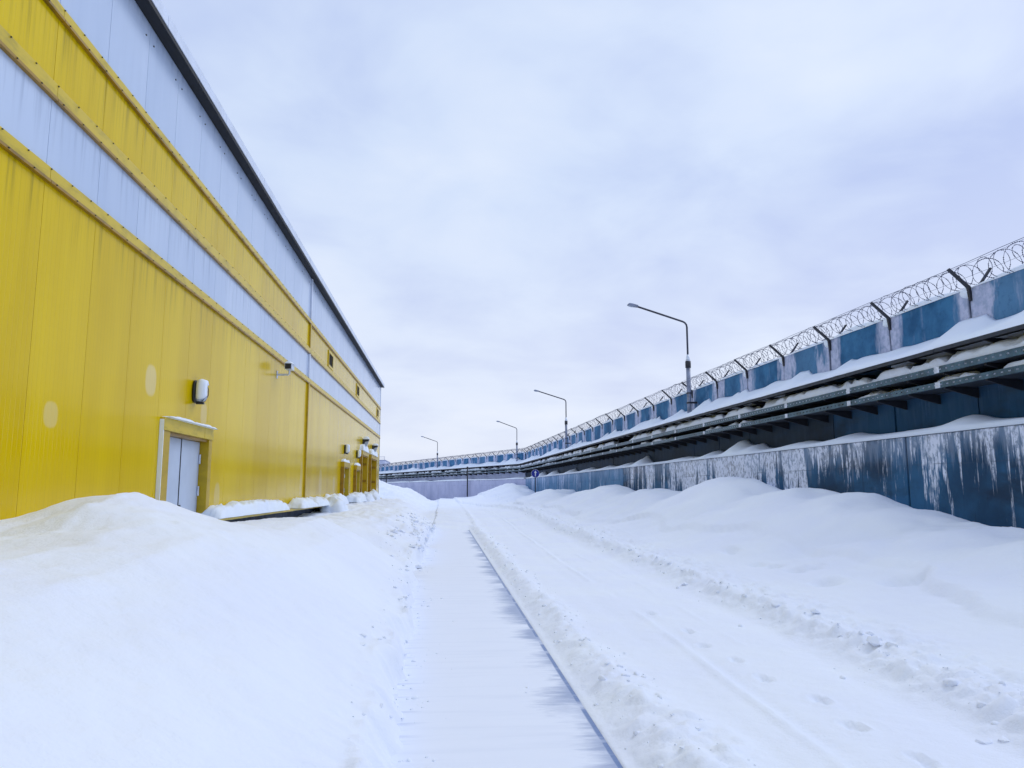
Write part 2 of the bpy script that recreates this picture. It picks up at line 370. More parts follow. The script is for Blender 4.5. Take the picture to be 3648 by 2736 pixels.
CREST = np.array([(-8,.9),(5,.84),(10.15,.86),(11.6,.86),(12.3,1.04),(14.1,1.31),(14.9,1.24),(16,1.38),(17.6,1.2),(18.8,1.46),(19.8,1.72),(20.5,1.66),(21.2,1.45),(22,1.24),(23.6,1.16),
 (25.4,1.34),(27,1.40),(28.4,1.34),(29.4,1.16),(31.5,1.34),(33.7,1.47),(35,1.36),(37,1.08),(40.9,.82),(44,.95),(47.2,1.2),(49,.95),(51.7,.5),(56,.62),(60.7,.72),(66,1.0),(71.7,1.42),(76,1.15),(84.8,.85),(99.9,.5),(140,.5)])
XR1 = np.array([(-8,1.7),(4.3,1.62),(6.8,1.42),(12,1.38),(35,1.4),(200,1.4)])
XR2 = np.array([(-8,3.3),(4.46,3.45),(8,3.6),(14.5,3.84),(21,3.86),(30,4.1),(37,4.2),(44,3.9),(49,3.4),(56,2.4),(64,.5),(80,-4),(200,-20)])
TRK = np.array([(-8,1.95),(3.8,2.03),(8.4,2.23),(16,2.34),(32,2.71),(44,2.5),(52,1.7),(60,.2),(200,-30)])
FOOT = [(2.40,8.98),(2.48,7.85),(2.41,7.15),(2.46,6.52),(2.43,5.88),(2.56,5.24),(2.47,4.65),(2.51,4.05)]
SCOOP = [(5.1,11.0,.16,.22),(5.33,10.9,.12,.14),(5.5,9.1,.22,.26),(5.75,9.0,.10,.13),(5.0,12.2,.14,.2),(5.1,11.75,.13,.16),(4.9,9.75,.2,.22),(5.15,13.8,.16,.3)]
def edge_left(Y):
    e0 = np.interp(Y, [-8, 4.4, 9, 13, 14.2, 15.2, 20, 31, 200], [-.25, -.26, -.34, -.40, -.62, -.42, -.42, -.25, -.25])
    return e0 + .09 * fbm(Y * 1.3, 0 * Y, 4, 5, .6) + .03 * fbm(Y * 8, 0 * Y + 3, 3, 6)
def bank_height(X, Y):
    i = np.clip(np.searchsorted(BTY, Y) - 1, 0, len(BTY) - 2)
    w = smooth01((Y - BTY[i]) / (BTY[i+1] - BTY[i]))
    Xc = np.clip(X, BX[0], BX[-1]); j = np.clip(np.searchsorted(BX, Xc) - 1, 0, len(BX) - 2)
    wx = (Xc - BX[j]) / (BX[j+1] - BX[j])
    za = BTZ[i, j] * (1-wx) + BTZ[i, j+1] * wx; zb = BTZ[i+1, j] * (1-wx) + BTZ[i+1, j+1] * wx
    return za * (1-w) + zb * w
def terrain(X, Y):
    X = np.asarray(X, float); Y = np.asarray(Y, float)
    rise = .25 * smooth01((Y - 28) / 14) + .2 * smooth01((Y - 45) / 30)
    # --- left bank
    hb = bank_height(X, Y)
    hb = hb + .030 * fbm(X * .9, Y * .7, 4, 11) - .025 * np.abs(fbm(X * .8 + Y * .3, Y * .5, 3, 48)) + .008 + .014 * fbm(X * 5, Y * 5, 3, 12)
    hb = hb + .11 * smooth01((Y - 14) / 5) * fbm(X * 1.5, Y * .8, 4, 13, .55)
    crumb = smooth01((fbm(X * .6, Y * .6, 2, 14) - .05) * 3)
    hb = hb + crumb * .03 * np.abs(fbm(X * 7, Y * 7, 4, 15, .6))
    xe = edge_left(Y); d = xe - X
    near_edge = np.exp(-(np.clip(d, 0, 9) / .30) ** 2)
    hb = hb + near_edge * .09 * fbm(X * 6, Y * 6, 4, 16, .6)
    hb = np.maximum(hb, .03)
    wdt = .16 + .12 * fbm(Y * .9, Y * 0, 2, 45) + 2.4 * smooth01((Y - 29) / 9)
    left = smooth01((d + .015) / wdt) * hb
    # --- right: cut edge, crumbly ridge, driven lane, outer ridge, field
    x1 = np.interp(Y, XR1[:,0], XR1[:,1]) + .12 * fbm(Y * .9, Y * 0, 3, 21); x2 = np.interp(Y, XR2[:,0], XR2[:,1]) + .10 * fbm(Y * .8, Y * 0, 3, 22)
    tr = np.interp(Y, TRK[:,0], TRK[:,1])
    c1 = 1.0 + .020 * fbm(Y * 2.6, 0 * Y, 5, 23, .65)
    lump = np.abs(fbm(X * 6, Y * 6, 4, 24, .5)); lump2 = fbm(X * 16, Y * 16, 2, 25)
    rm = smooth01((X - c1 + .02) / .14) * smooth01((x1 + .18 - X) / .35)
    lane = .085 + .010 * fbm(X * 1.2, Y * .7, 3, 26) + .004 * fbm(X * 9, Y * 9, 2, 27)
    wob = smooth01((fbm(Y * .8, X * 0, 3, 49) + .35) * 1.6); tr = tr + .03 * fbm(Y * .7, Y * 0, 2, 50)
    lane = lane + wob * .024 * np.exp(-((X - tr) / .035) ** 2) - wob * .020 * np.exp(-((X - tr - .10) / .06) ** 2) * (.6 + .4 * np.sin(Y * 70))
    lane = lane - .012 * np.exp(-((X - tr - 1.05 - .05 * np.sin(Y * .9)) / .13) ** 2) + .010 * np.exp(-((X - tr - .62 - .06 * np.sin(Y * .55 + 1)) / .03) ** 2) * smooth01(fbm(Y * 1.1, Y * 0, 3, 51) * 3) - .008 * np.exp(-((X - tr + .3) / .12) ** 2)
    dr = X - x2
    field = .16 + .05 * fbm(X * .35, Y * .3, 4, 28) + .05 * smooth01((dr - .3) / 3.0)
    base = lane * (1 - smooth01((dr + .25) / .5)) + field * smooth01((dr + .25) / .5)
    ridge2 = np.exp(-(dr / .20) ** 2) * (.06 + .12 * np.abs(fbm(X * 5, Y * 5, 4, 29, .55)) + .012 * lump2)
    ridge2b = np.exp(-((dr - .35) / .35) ** 2) * .10 * np.abs(fbm(X * 6, Y * 6, 3, 30))
    right = base + rm * (.03 + .085 * lump + .013 * lump2) + ridge2 + ridge2b
    for fx, fy in FOOT:
        a = ((X - fx) / .05) ** 2 + ((Y - fy) / .11) ** 2 + .8 * fbm(X * 12, Y * 12, 2, 46)
        a = np.maximum(a, 0)
        right = right - .034 * np.exp(-a * a) + .014 * np.exp(-((np.sqrt(a) - 1.35) / .3) ** 2)
    # piles against the retaining wall
    P = np.stack([X, Y], -1)
    s = P @ u2; lat = (P @ (-n2v)); dist = (R_WALL - .9) - lat
    ss = s + .35 * fbm(s * .8, dist * .8, 3, 31) - .25 * np.clip(dist, 0, 4)
    cz = np.interp(ss, CREST[:,0], CREST[:,1])
    cz = (cz + np.interp(ss - .35, CREST[:,0], CREST[:,1]) + np.interp(ss + .35, CREST[:,0], CREST[:,1])) / 3
    prof = np.where(dist > .7, np.exp(-((dist - .7) / 1.75) ** 2) * .62 + .38 * np.exp(-((dist - .7) / 3.6) ** 2), 1 - .14 * np.clip((.7 - dist) / .7, 0, 1.5) ** 2)
    cz = 1.12 + 1.22 * (cz - 1.12)
    cz = cz + .10 * fbm(ss * .8, dist * .6, 4, 52)
    cz = cz + .20 * smooth01((s - 30) / 12) * fbm(ss * .55, dist * .5, 4, 44)
    pile = (cz - .12) * prof
    stepd = 3.3 + .9 * fbm(s * .30, s * 0, 3, 32); stw = .5 + .5 * fbm(s * .5, s * 0 + 9, 2, 33)
    pile = pile + .17 * np.clip(stw, 0, 1) * smooth01((stepd - dist) / .07) * smooth01((dist - .9) / .8) * smooth01((dist) / .4)
    pile = pile + (.09 * fbm(s * .9, dist * 1.0, 4, 34) - .10 * np.abs(fbm(s * .75, dist * .55, 3, 47)) + .03) * smooth01((4.5 - dist) / 2)
    for fx, fy, rx, ry in SCOOP:
        a = ((X - fx) / rx) ** 2 + ((Y - fy) / ry) ** 2
        right = right - .10 * np.exp(-a * a) * smooth01((X - fx + rx) / rx) + .05 * np.exp(-(((X - fx - rx * 1.1) / (rx * .7)) ** 2 + ((Y - fy) / (ry * 1.2)) ** 2))
    right = right + pile * smooth01((6.2 - dist) / 2.5)
    z = np.where(X < .3, left, smooth01((X - c1 + .008) / .03) * right * (.10 + .90 * smooth01((X - c1 + .01) / .34)))
    # walkway disappears under snow farther on
    over = smooth01((Y - 28.5 - .8 * fbm(X * 2, Y * .0, 2, 35)) / 3.5)
    midz = .085 + .03 * fbm(X * 2, Y * 1.2, 3, 36)
    z = z + over * np.where((X > xe - .1) & (X < 1.4), np.clip(midz - z, 0, 1), 0)
    z = z + rise * smooth01((X + 1.4) / 1.2)
    # ploughed heaps beyond the end of the warehouse
    for hx, hy, hh, sx, sy in [(-5.6,61,1.45,2.7,4.5),(-9.5,64,1.5,3.5,5),(-2.2,63,.55,2.0,4),(-4.0,56,.5,1.6,2.5),(6.6,69,.12,1.3,2.2),(4.2,74,.25,1.5,2.5),(-15,68,1.4,5,6)]:
        g = np.exp(-((X-hx)/sx)**2 - ((Y-hy)/sy)**2)
        z = z + hh * g * (1 + .22 * fbm(X * .9, Y * .7, 4, 37))
    z = z + .06 * smooth01((Y - 48) / 6) * fbm(X * 1.1, Y * .9, 4, 38)
    return z

def build_terrain():
    xs = np.concatenate([np.linspace(-46, -5, 34)[:-1], np.arange(-5, .90, .032), np.arange(.90, 1.10, .012), np.arange(1.10, 4.7, .030), np.arange(4.7, 14.0, .085)])
    ys = [-8.0]
    while ys[-1] < 1.5: ys.append(ys[-1] + .16)
    while ys[-1] < 150: ys.append(ys[-1] + max(.020, .0058 * ys[-1]))
    ys = np.array(ys); X, Y = np.meshgrid(xs, ys); Z = terrain(X, Y)
    hide = (X > -.9) & (X < .99) & (Y < 33) & (Z < .012); Z = np.where(hide, -.03, Z)
    ny, nx = X.shape; V = np.stack([X, Y, Z], -1).reshape(-1, 3)
    i = np.arange(ny - 1)[:, None] * nx + np.arange(nx - 1)[None, :]
    Fq = np.stack([i, i + 1, i + 1 + nx, i + nx], -1).reshape(-1, 4)
    me = bpy.data.meshes.new('snow_ground'); me.vertices.add(len(V)); me.vertices.foreach_set('co', V.ravel())
    me.loops.add(Fq.size); me.loops.foreach_set('vertex_index', Fq.ravel().astype(np.int32))
    me.polygons.add(len(Fq)); me.polygons.foreach_set('loop_start', np.arange(0, Fq.size, 4, dtype=np.int32))
    me.polygons.foreach_set('use_smooth', np.ones(len(Fq), bool)); me.update(calc_edges=True); me.materials.append(SNOW)
    o = bpy.data.objects.new('snow_ground', me); col.objects.link(o)
    tag(o, 'deep banked and ploughed snow covering the yard', kind='structure')
build_terrain()
g = MB().add([(-1200,-600,-.3),(1200,-600,-.3),(1200,2000,-.3),(-1200,2000,-.3)], [(0,1,2,3)]).build('ground', SNOW)
tag(g, 'flat snow covered ground reaching to the horizon', kind='structure')
w = MB().add([(-1.2,-8,0),(1.03,-8,0),(1.03,33,0),(-1.2,33,0)], [(0,1,2,3)]).build('walkway', WALKWAY)
tag(w, 'swept walkway with a thin skin of snow', kind='structure')

# loose clods thrown up along the ridges
def ico():
    import bmesh
    bm = bmesh.new(); bmesh.ops.create_icosphere(bm, subdivisions=2, radius=1.0)
    v = np.array([p.co[:] for p in bm.verts]); f = [[q.index for q in fc.verts] for fc in bm.faces]; bm.free(); return v, f
ICO_V, ICO_F = ico()
def chunk_hull(rs):
    import bmesh
    bm = bmesh.new()
    for k in range(13):
        v = rs.randn(3); v = v / np.linalg.norm(v) * (.75 + .35 * rs.rand()); bm.verts.new(v)
    r = bmesh.ops.convex_hull(bm, input=bm.verts); bm.verts.index_update()
    bm.verts.ensure_lookup_table(); used = sorted({v.index for f in bm.faces for v in f.verts}); mp = {a: i for i, a in enumerate(used)}
    out = (np.array([bm.verts[i].co[:] for i in used]), [[mp[v.index] for v in f.verts] for f in bm.faces]); bm.free(); return out
HULLS = [chunk_hull(np.random.RandomState(200 + k)) for k in range(14)]
def chunks(name, pts, label):
    mb = MB(); rs = np.random.RandomState(5)
    zs = terrain(np.array([q[0] for q in pts], float), np.array([q[1] for q in pts], float))
    for (x, y, r), z in zip(pts, zs):
        z = float(z); V, Fh = HULLS[rs.randint(14)]; a = rs.rand() * 6.28
        V = V * np.array([r * (.8 + .6 * rs.rand()), r * (.8 + .6 * rs.rand()), r * (.5 + .4 * rs.rand())])
        V = np.stack([V[:,0]*math.cos(a) - V[:,1]*math.sin(a) + x, V[:,0]*math.sin(a) + V[:,1]*math.cos(a) + y, V[:,2] + z + r * .05], -1)
        mb.add(V.tolist(), Fh)
    o = mb.build(name, SNOW); tag(o, label, kind='stuff')
def clods(name, pts, label):
    mb = MB(); rr = np.random.RandomState(3)
    zs = terrain(np.array([q[0] for q in pts], float), np.array([q[1] for q in pts], float))
    for (x, y, r), z in zip(pts, zs):
        z = float(z)
        q = rr.rand(3) * 50
        nv = 1 + .6 * fbm(ICO_V[:,0] * 1.3 + q[0], ICO_V[:,1] * 1.3 + ICO_V[:,2] * 1.1 + q[1], 3, 41)
        sc = np.array([r * (.8 + .5 * rr.rand()), r * (.8 + .5 * rr.rand()), r * (.55 + .35 * rr.rand())])
        a = rr.rand() * 6.28; V = ICO_V * nv[:, None] * sc
        V = np.stack([V[:,0]*math.cos(a) - V[:,1]*math.sin(a) + x, V[:,0]*math.sin(a) + V[:,1]*math.cos(a) + y, V[:,2] + z - r * .05], -1)
        mb.add(V.tolist(), ICO_F)
    o = mb.build(name, SNOW, None, True); tag(o, label, kind='stuff')
rr = np.random.RandomState(11); pts = []
for k in range(200):
    y = 3.4 + 26 * rr.rand() ** 1.8; x = 1.06 + (np.interp(y, XR1[:,0], XR1[:,1]) - 1.0) * rr.rand() ** 1.3
    pts.append((x, y, .005 + .026 * rr.rand() ** 4))
clods('snow_clods', pts, 'loose snow clods along the edge of the walkway'); pts = []
for k in range(200):
    y = 3.6 + 36 * rr.rand() ** 1.7; x = np.interp(y, XR2[:,0], XR2[:,1]) + .17 * rr.randn()
    pts.append((x, y, .006 + .038 * rr.rand() ** 4))
clods('snow_clods', pts, 'crumbly snow clods heaped along the outer edge of the lane'); pts = []
for k in range(120):
    y = 4 + 24 * rr.rand() ** 1.5; pts.append((float(edge_left(np.array([y]))[0]) + .03 + .10 * abs(rr.randn()), y, .005 + .018 * rr.rand() ** 3))
for k in range(22):
    y = 4 + 14 * rr.rand(); pts.append((-.2 + 1.1 * rr.rand(), y, .004 + .006 * rr.rand()))
clods('snow_clods', pts, 'small snow crumbs fallen from the left bank onto the walkway')

pts = []
for k in range(260):
    y = 13.4 + 17 * rr.rand(); x = float(edge_left(np.array([y]))[0]) - .05 - .9 * rr.rand() ** 2; pts.append((x, y, .02 + .10 * rr.rand() ** 4))
for k in range(70):
    y = 4 + 9 * rr.rand(); x = float(edge_left(np.array([y]))[0]) - .02 - .35 * rr.rand() ** 2; pts.append((x, y, .008 + .03 * rr.rand() ** 3))
chunks('snow_chunks', pts, 'broken snow chunks along the left bank beside the walkway'); pts = []
for k in range(260):
    y = 3.6 + 34 * rr.rand() ** 1.6; x = np.interp(y, XR2[:,0], XR2[:,1]) + .20 * rr.randn(); pts.append((x, y, .006 + .05 * rr.rand() ** 5))
for k in range(200):
    y = 3.4 + 24 * rr.rand() ** 1.7; x = 1.10 + .5 * rr.rand(); pts.append((x, y, .005 + .028 * rr.rand() ** 4))
pts += [(3.60, 6.35, .085), (3.70, 6.5, .06), (3.66, 6.2, .05), (3.72, 9.9, .06), (3.55, 6.1, .04), (3.78, 6.75, .045)]
chunks('snow_chunks', pts, 'scattered angular snow chunks along both edges of the lane')
# ================================================================== warehouse
WX = -4.1; Y0, Y1 = -10.0, 49.85
def zt(y, z): return 1.5 + (z - 1.5) * (.9589 + .000872 * y)
ware = empty('warehouse', (WX, 20, 0)); tag(ware, 'long yellow and white metal clad warehouse with snowy eaves', 'warehouse')
def wb(mb, name, mat, parent=ware, smooth=False, bevel=0.0):
    """link a mesh given in world coordinates as a child of the warehouse or of one of its parts"""
    o = mb.build(name, mat, parent, smooth, bevel)
    o.location = (-ware.location) if parent is ware else (0, 0, 0)
    return o
# openings: y0, y1, top z, (deep reveal), number of leaves
OPEN = [(11.83, 13.75, 2.36, .15, 2, 'door'), (31.65, 33.15, 2.42, .20, 1, 'door'), (36.15, 37.45, 2.42, .20, 1, 'door'), (38.55, 41.10, 3.22, .32, 2, 'gate'), (43.35, 46.55, 3.24, .32, 2, 'gate')]
PT = .12   # panel thickness
def quadbox(mb, y0, y1, za, zb, x0, x1, flat_a=False):
    """panel between nominal heights za and zb that follows the roof line"""
    a0, a1 = (za, za) if flat_a else (zt(y0, za), zt(y1, za)); b0, b1 = zt(y0, zb), zt(y1, zb)
    mb.add([(x0,y0,a0),(x1,y0,a0),(x1,y1,a1),(x0,y1,a1),(x0,y0,b0),(x1,y0,b0),(x1,y1,b1),(x0,y1,b1)],
           [(0,3,2,1),(4,5,6,7),(0,1,5,4),(1,2,6,5),(2,3,7,6),(3,0,4,7)])
PITCHW = 1.17
seams = []; y = 7.91 - PITCHW * 15
while y < Y1 - .3: seams.append(y); y += PITCHW
seams = [q for q in seams if q > Y0 - 1.2] + [Y1]
GAP = .004
for i in range(len(seams) - 1):
    a, b_ = seams[i] + GAP, seams[i+1] - GAP
    if b_ < -2: continue
    mb = MB(); segs = [(a, b_, 1.03)]
    for (oy0, oy1, oz, dp, nl, kd) in OPEN:
        oy0 -= .07; oy1 += .07; oz += .06; new = []
        for (p0, p1, zb_) in segs:
            if oy1 <= p0 or oy0 >= p1 or zb_ > 1.5: new.append((p0, p1, zb_)); continue
            if oy0 > p0: new.append((p0, oy0, zb_))
            new.append((max(p0, oy0), min(p1, oy1), oz))
            if oy1 < p1: new.append((oy1, p1, zb_))
        segs = new
    for (p0, p1, zb_) in segs: quadbox(mb, p0, p1, zb_, 4.76, WX - PT, WX, True)
    wb(mb, 'panel', YPAINT)
    for za, zb_, mt in ((4.89, 5.68, WPAINT), (5.83, 6.61, YPAINT), (6.72, 8.10, WPAINT)):
        mb = MB(); quadbox(mb, a, b_, za, zb_, WX - PT, WX); wb(mb, 'panel', mt)
# inner core, gable walls and roof
core = MB(); core.add([(-36,Y0,-.2),(WX-.45,Y0,-.2),(WX-.45,Y1-.06,-.2),(-36,Y1-.06,-.2),(-36,Y0,7.9),(WX-.45,Y0,7.9),(WX-.45,Y1-.06,8.0),(-36,Y1-.06,8.0)], [(0,3,2,1),(4,5,6,7),(0,1,5,4),(1,2,6,5),(2,3,7,6),(3,0,4,7)])
wb(core, 'inner_wall', plain('inner_wall_paint', (.10, .09, .03), .7))
gab = MB(); gab.box(-36, WX - PT - .004, Y1 - .055, Y1, 1.0, 8.08); wb(gab, 'gable_wall', WPAINT)
flat = MB(); quadbox(flat, Y0, Y1 - .07, 4.6, 7.9, WX - .44, WX - PT - .004); wb(flat, 'wall_frame', SOFFIT)
# trims in 3 m lengths: face plus a drip lip browned with dirt and painted-in shade
def trim_run(za, zb_, lip_h):
    y = Y0 + .4; k = 0
    while y < Y1 - .05:
        e_ = min(y + 5.85, Y1 + .02)
        if e_ > -2:
            mb = MB(); quadbox(mb, y, e_ - .008, za + lip_h, zb_, WX + .002, WX + .032); tr_ = wb(mb, 'trim', YTRIM)
            mb = MB(); quadbox(mb, y, e_ - .008, za, za + lip_h - .001, WX + .002, WX + .048); wb(mb, 'drip_lip', YLIP, tr_)
        y = e_
for za, zb_ in ((4.74, 4.91), (5.66, 5.85), (6.59, 6.74)): trim_run(za, zb_, .034)
# vertical cover strip over the building joint
for za, zb_, mt in ((1.06, 4.735, YFRAME), (4.915, 5.655, FASCIA), (5.855, 6.585, YFRAME), (6.745, 8.02, FASCIA)):
    mb = MB(); quadbox(mb, 23.31, 23.40, za, zb_, WX + .001, WX + .05); wb(mb, 'cover_strip', mt)
    mb = MB(); quadbox(mb, 23.425, 23.50, za, zb_, WX + .001, WX + .035); wb(mb, 'cover_strip', YTRIM if mt is YFRAME else WPAINT)
# corner flashing
mb = MB(); quadbox(mb, Y1 + .002, Y1 + .03, 1.06, 8.05, WX - .12, WX + .02); wb(mb, 'corner_flashing', FASCIA)
# screws
mb = MB()
def screw(y, zn, x, r=.016):
    z = zt(y, zn); mb.box(x, x + .012, y - r, y + r, z - r, z + r)
for k in range(150):
    y = 3.0 + k * .45
    if y > Y1: break
    for zn in (4.895, 5.835, 6.725): screw(y, zn, WX + .032, .006)
    for zn in (4.76, 5.68, 6.61): screw(y + .1, zn - .003, WX + .048, .006)
for q in seams:
    for dy in (-.14, .14): screw(q + dy, 7.83, WX, .009)
s_ = wb(mb, 'screws', SCREW); s_['kind'] = 'stuff'
# eave: dark soffit, white fascia in lengths, roof
mb = MB(); quadbox(mb, Y0, Y1 + .25, 8.06, 8.09, WX - .4, WX + .185); wb(mb, 'soffit', SOFFIT)
mb = MB(); quadbox(mb, Y0, Y1 + .25, 8.02, 8.085, WX + .187, WX + .205); wb(mb, 'gutter_edge', SOFFIT)
y = Y0
while y < Y1 + .2:
    e_ = min(y + 2.9, Y1 + .25)
    if e_ > 4:
        mb = MB(); quadbox(mb, y, e_ - .012, 8.087, 8.27, WX + .17, WX + .215); wb(mb, 'fascia', FASCIA)
    y = e_
mb = MB(); quadbox(mb, Y0, Y1 + .24, 8.10, 8.24, -36, WX + .168); wb(mb, 'roof', plain('roof_metal', (.35, .38, .44), .5))
# vents
for (v0, v1) in ((27.3, 28.25), (36.2, 37.15), (47.35, 48.3)):
    za, zb_ = 5.98, 6.40; zc = [zt(v0, za), zt(v0, zb_)]
    mb = MB(); f_ = .09
    mb.box(WX + .002, WX + .03, v0 - f_, v1 + f_, zc[1], zc[1] + f_); mb.box(WX + .002, WX + .03, v0 - f_, v1 + f_, zc[0] - f_, zc[0])
    mb.box(WX + .002, WX + .03, v0 - f_, v0, zc[0], zc[1]); mb.box(WX + .002, WX + .03, v1, v1 + f_, zc[0], zc[1])
    vent = wb(mb, 'vent', YTRIM)
    mb = MB().box(WX + .002, WX + .006, v0, v1, zc[0], zc[1]); wb(mb, 'vent_back', BLACK, vent)
    nS = 6; sm = None
    for k in range(nS):
        zk = zc[0] + (k + .5) / nS * (zc[1] - zc[0])
        mb = MB().add([(WX+.008,v0,zk+.02),(WX+.04,v0,zk-.015),(WX+.04,v1,zk-.015),(WX+.008,v1,zk+.02),(WX+.008,v0,zk+.026),(WX+.04,v0,zk-.009),(WX+.04,v1,zk-.009),(WX+.008,v1,zk+.026)],
                      [(0,3,2,1),(4,5,6,7),(0,1,5,4),(1,2,6,5),(2,3,7,6),(3,0,4,7)])
        wb(mb, 'slat', LOUVRE, vent)
# doors and gates
for di, (oy0, oy1, oz, dp, nl, kd) in enumerate(OPEN):
    jw = .30 if di == 0 else (.22 if kd == 'door' else .26); lh = .19 if di == 0 else .2; pr = WX + .05 if di == 0 else WX + .13
    xb = pr - dp - .10
    frame_o = wb(MB().box(xb, pr, oy0 - jw, oy0, .15, oz), 'door_frame', YFRAME, bevel=.006)
    wb(MB().box(xb, pr, oy1, oy1 + (jw * .6 if di == 0 else jw), .15, oz), 'jamb', YFRAME, frame_o, bevel=.006)
    jr = oy1 + (jw * .6 if di == 0 else jw)
    sp = oy0 + (oy1 - oy0) * .83
    for (p0, p1) in ((oy0 - jw - .012, sp - .006), (sp + .006, jr + .012)):
        wb(MB().box(xb, pr + .02, p0, p1, oz + .001, oz + lh), 'lintel', YTRIM if di == 0 else YFRAME, frame_o, bevel=.005)
    wb(MB().box(xb, pr - .03, oy0, oy1, oz - .045, oz - .001), 'lintel_soffit', YLIP, frame_o)
    wb(MB().box(WX + .002, pr + .012, oy0 - jw - .020, oy0 - jw - .001, .2, oz + (.16 if di == 0 else -.02)), 'edge_strip', SNOW_CAP if di == 0 else YLIP, frame_o)
    lw = (oy1 - oy0) / nl
    for k in range(nl):
        l0, l1 = oy0 + k * lw + .008, oy0 + (k + 1) * lw - .012
        xd = pr - dp
        leaf = wb(MB().box(xd - .06, xd, l0, l1, .22, oz - .05), 'door' if kd == 'door' else 'gate_leaf', DOORP if kd == 'door' else YFRAME, bevel=.004)
        hy = l1 - .03 if k == nl - 1 else l0 + .03
        for hz_ in (.55, 1.40, oz - .42):
            wb(MB().tube([(xd + .02, hy, hz_), (xd + .02, hy, hz_ + .16)], .018, 8), 'hinge', GALV, leaf)
        if k == nl - 1:
            hk = MB(); hy = l0 + .06
            hk.box(xd, xd + .012, hy - .03, hy + .03, 1.02, 1.26); hk.tube([(xd + .01, hy, 1.2), (xd + .06, hy, 1.2), (xd + .06, hy + .13, 1.19)], .012, 6)
            wb(hk, 'handle', BLACK, leaf)
    if nl == 2: wb(MB().box(xd - .05, xd + .008, oy0 + lw - .014, oy0 + lw + .010, .22, oz - .05), 'meeting_stile', DARK, frame_o)
    if kd == 'gate':
        for hz_ in (1.0, 1.9, 2.75):
            wb(MB().box(pr - dp + .05, pr - .06, oy1 - .03, oy1 - .001, hz_, hz_ + .12), 'reveal_bracket', YLIP, frame_o)
# plinth with its drip ledge
for (a, b_) in ((Y0, 11.5), (13.98, 31.4), (33.4, 35.9), (37.72, 38.25), (41.4, 43.0), (46.85, Y1)):
    pl_ = wb(MB().box(WX - .4, WX - .06, a, b_, -.2, .985), 'plinth', PLINTH)
    wb(MB().prism([(WX - .10, 1.0), (WX + .20, .985), (WX + .20, .955), (WX + .215, .955), (WX + .215, 1.005), (WX - .10, 1.029)], 'y', a, b_), 'drip_ledge', YTRIM, pl_)

# ---- snow lumps lying on things: rounded loaf with noise
def loaf(name, ctr, size, seed, label, nx=26, ny=12, rz=0.0, power=2.6, rough=.16):
    lx, ly, h = size; us = np.linspace(-1, 1, nx); vs_ = np.linspace(-1, 1, ny)
    U, V = np.meshgrid(us, vs_)
    env = np.clip(1 - np.abs(U) ** power, 0, 1) ** .45 * np.clip(1 - np.abs(V) ** power, 0, 1) ** .45
    H = h * env * (1 + rough * 2 * fbm(U * lx * 1.6 + seed, V * ly * 2.2, 5, seed, .6)) + env * .12 * h * np.sign(fbm(U * lx * 2.7, V * ly * 2, 2, seed + 9))
    X = U * lx / 2 * (1 + .05 * fbm(V * 3, U * 0 + seed, 2, seed + 1)); Y = V * ly / 2 * (1 + .16 * fbm(U * lx * 1.3, V * 0 + seed, 3, seed + 2))
    top = np.stack([X, Y, H], -1).reshape(-1, 3); bot = top.copy(); bot[:, 2] = -.004
    mb = MB(); n_ = nx * ny; mb.v = [tuple(p) for p in top] + [tuple(p) for p in bot]
    for j in range(ny - 1):
        for i in range(nx - 1):
            a = j * nx + i; mb.f.append((a, a + 1, a + 1 + nx, a + nx)); mb.f.append((n_ + a, n_ + a + nx, n_ + a + 1 + nx, n_ + a + 1))
    o = mb.build(name, SNOW_CAP, None, True); o.location = ctr; o.rotation_euler = (0, 0, rz)
    tag(o, label, kind='stuff'); return o
loaf('snow_slab', (WX + .16, 16.5, 1.018), (5.9, .42, .22), 51, 'long snow slab lying on the ledge right of the double door', 70, 14, math.pi/2, 6, .17)
LUMP = [(22.0, 2.3, .25, 'rounded snow lump on the ledge just before the vertical joint'), (24.2, 2.2, .26, 'rounded snow lump on the ledge just past the vertical joint'),
        (28.2, 3.6, .34, 'broad snow lump against the wall before the first single door'), (34.6, 3.6, .36, 'snow lump against the wall between the two single doors')]
for k, (yy, ln, hh, lb) in enumerate(LUMP): loaf('snow_lump', (WX + .22, yy, 1.018 if k < 2 else .98), (ln, .5 + .1 * k, hh), 60 + k, lb, 30, 12, math.pi/2, 3.0, .18)
loaf('snow_lump', (WX + .55, 25.9, .72), (1.6, .8, .50), 70, 'tall snow mound in front of the ledge end', 24, 14, math.pi/2, 2.4, .14)
loaf('snow_lump', (WX + .35, 37.9, .9), (2.4, .9, .42), 71, 'snow heap at the foot of the nearer tall gate', 24, 14, math.pi/2, 2.2, .2)
loaf('snow_lump', (WX + .35, 42.3, .9), (1.6, .7, .55), 72, 'snow heap between the two tall gates', 24, 14, math.pi/2, 2.0, .2)
CAPS = [(0, .034, 'thin snow line on the double door lintel'), (1, .11, 'snow cap on the first single door lintel'), (2, .11, 'snow cap on the second single door lintel'), (3, .30, 'thick snow cap on the nearer tall gate'), (4, .28, 'thick snow cap on the farther tall gate')]
for di, hh, lb in CAPS:
    oy0, oy1, oz, dp, nl, kd = OPEN[di]
    loaf('snow_cap', (WX + .065, (oy0 + oy1) / 2 - (.06 if di == 0 else 0), oz + (.19 if di == 0 else .2) + .002), (oy1 - oy0 + .46, .15 if di < 3 else .26, hh), 80 + di, lb, 40, 8, math.pi/2, 8, .16)
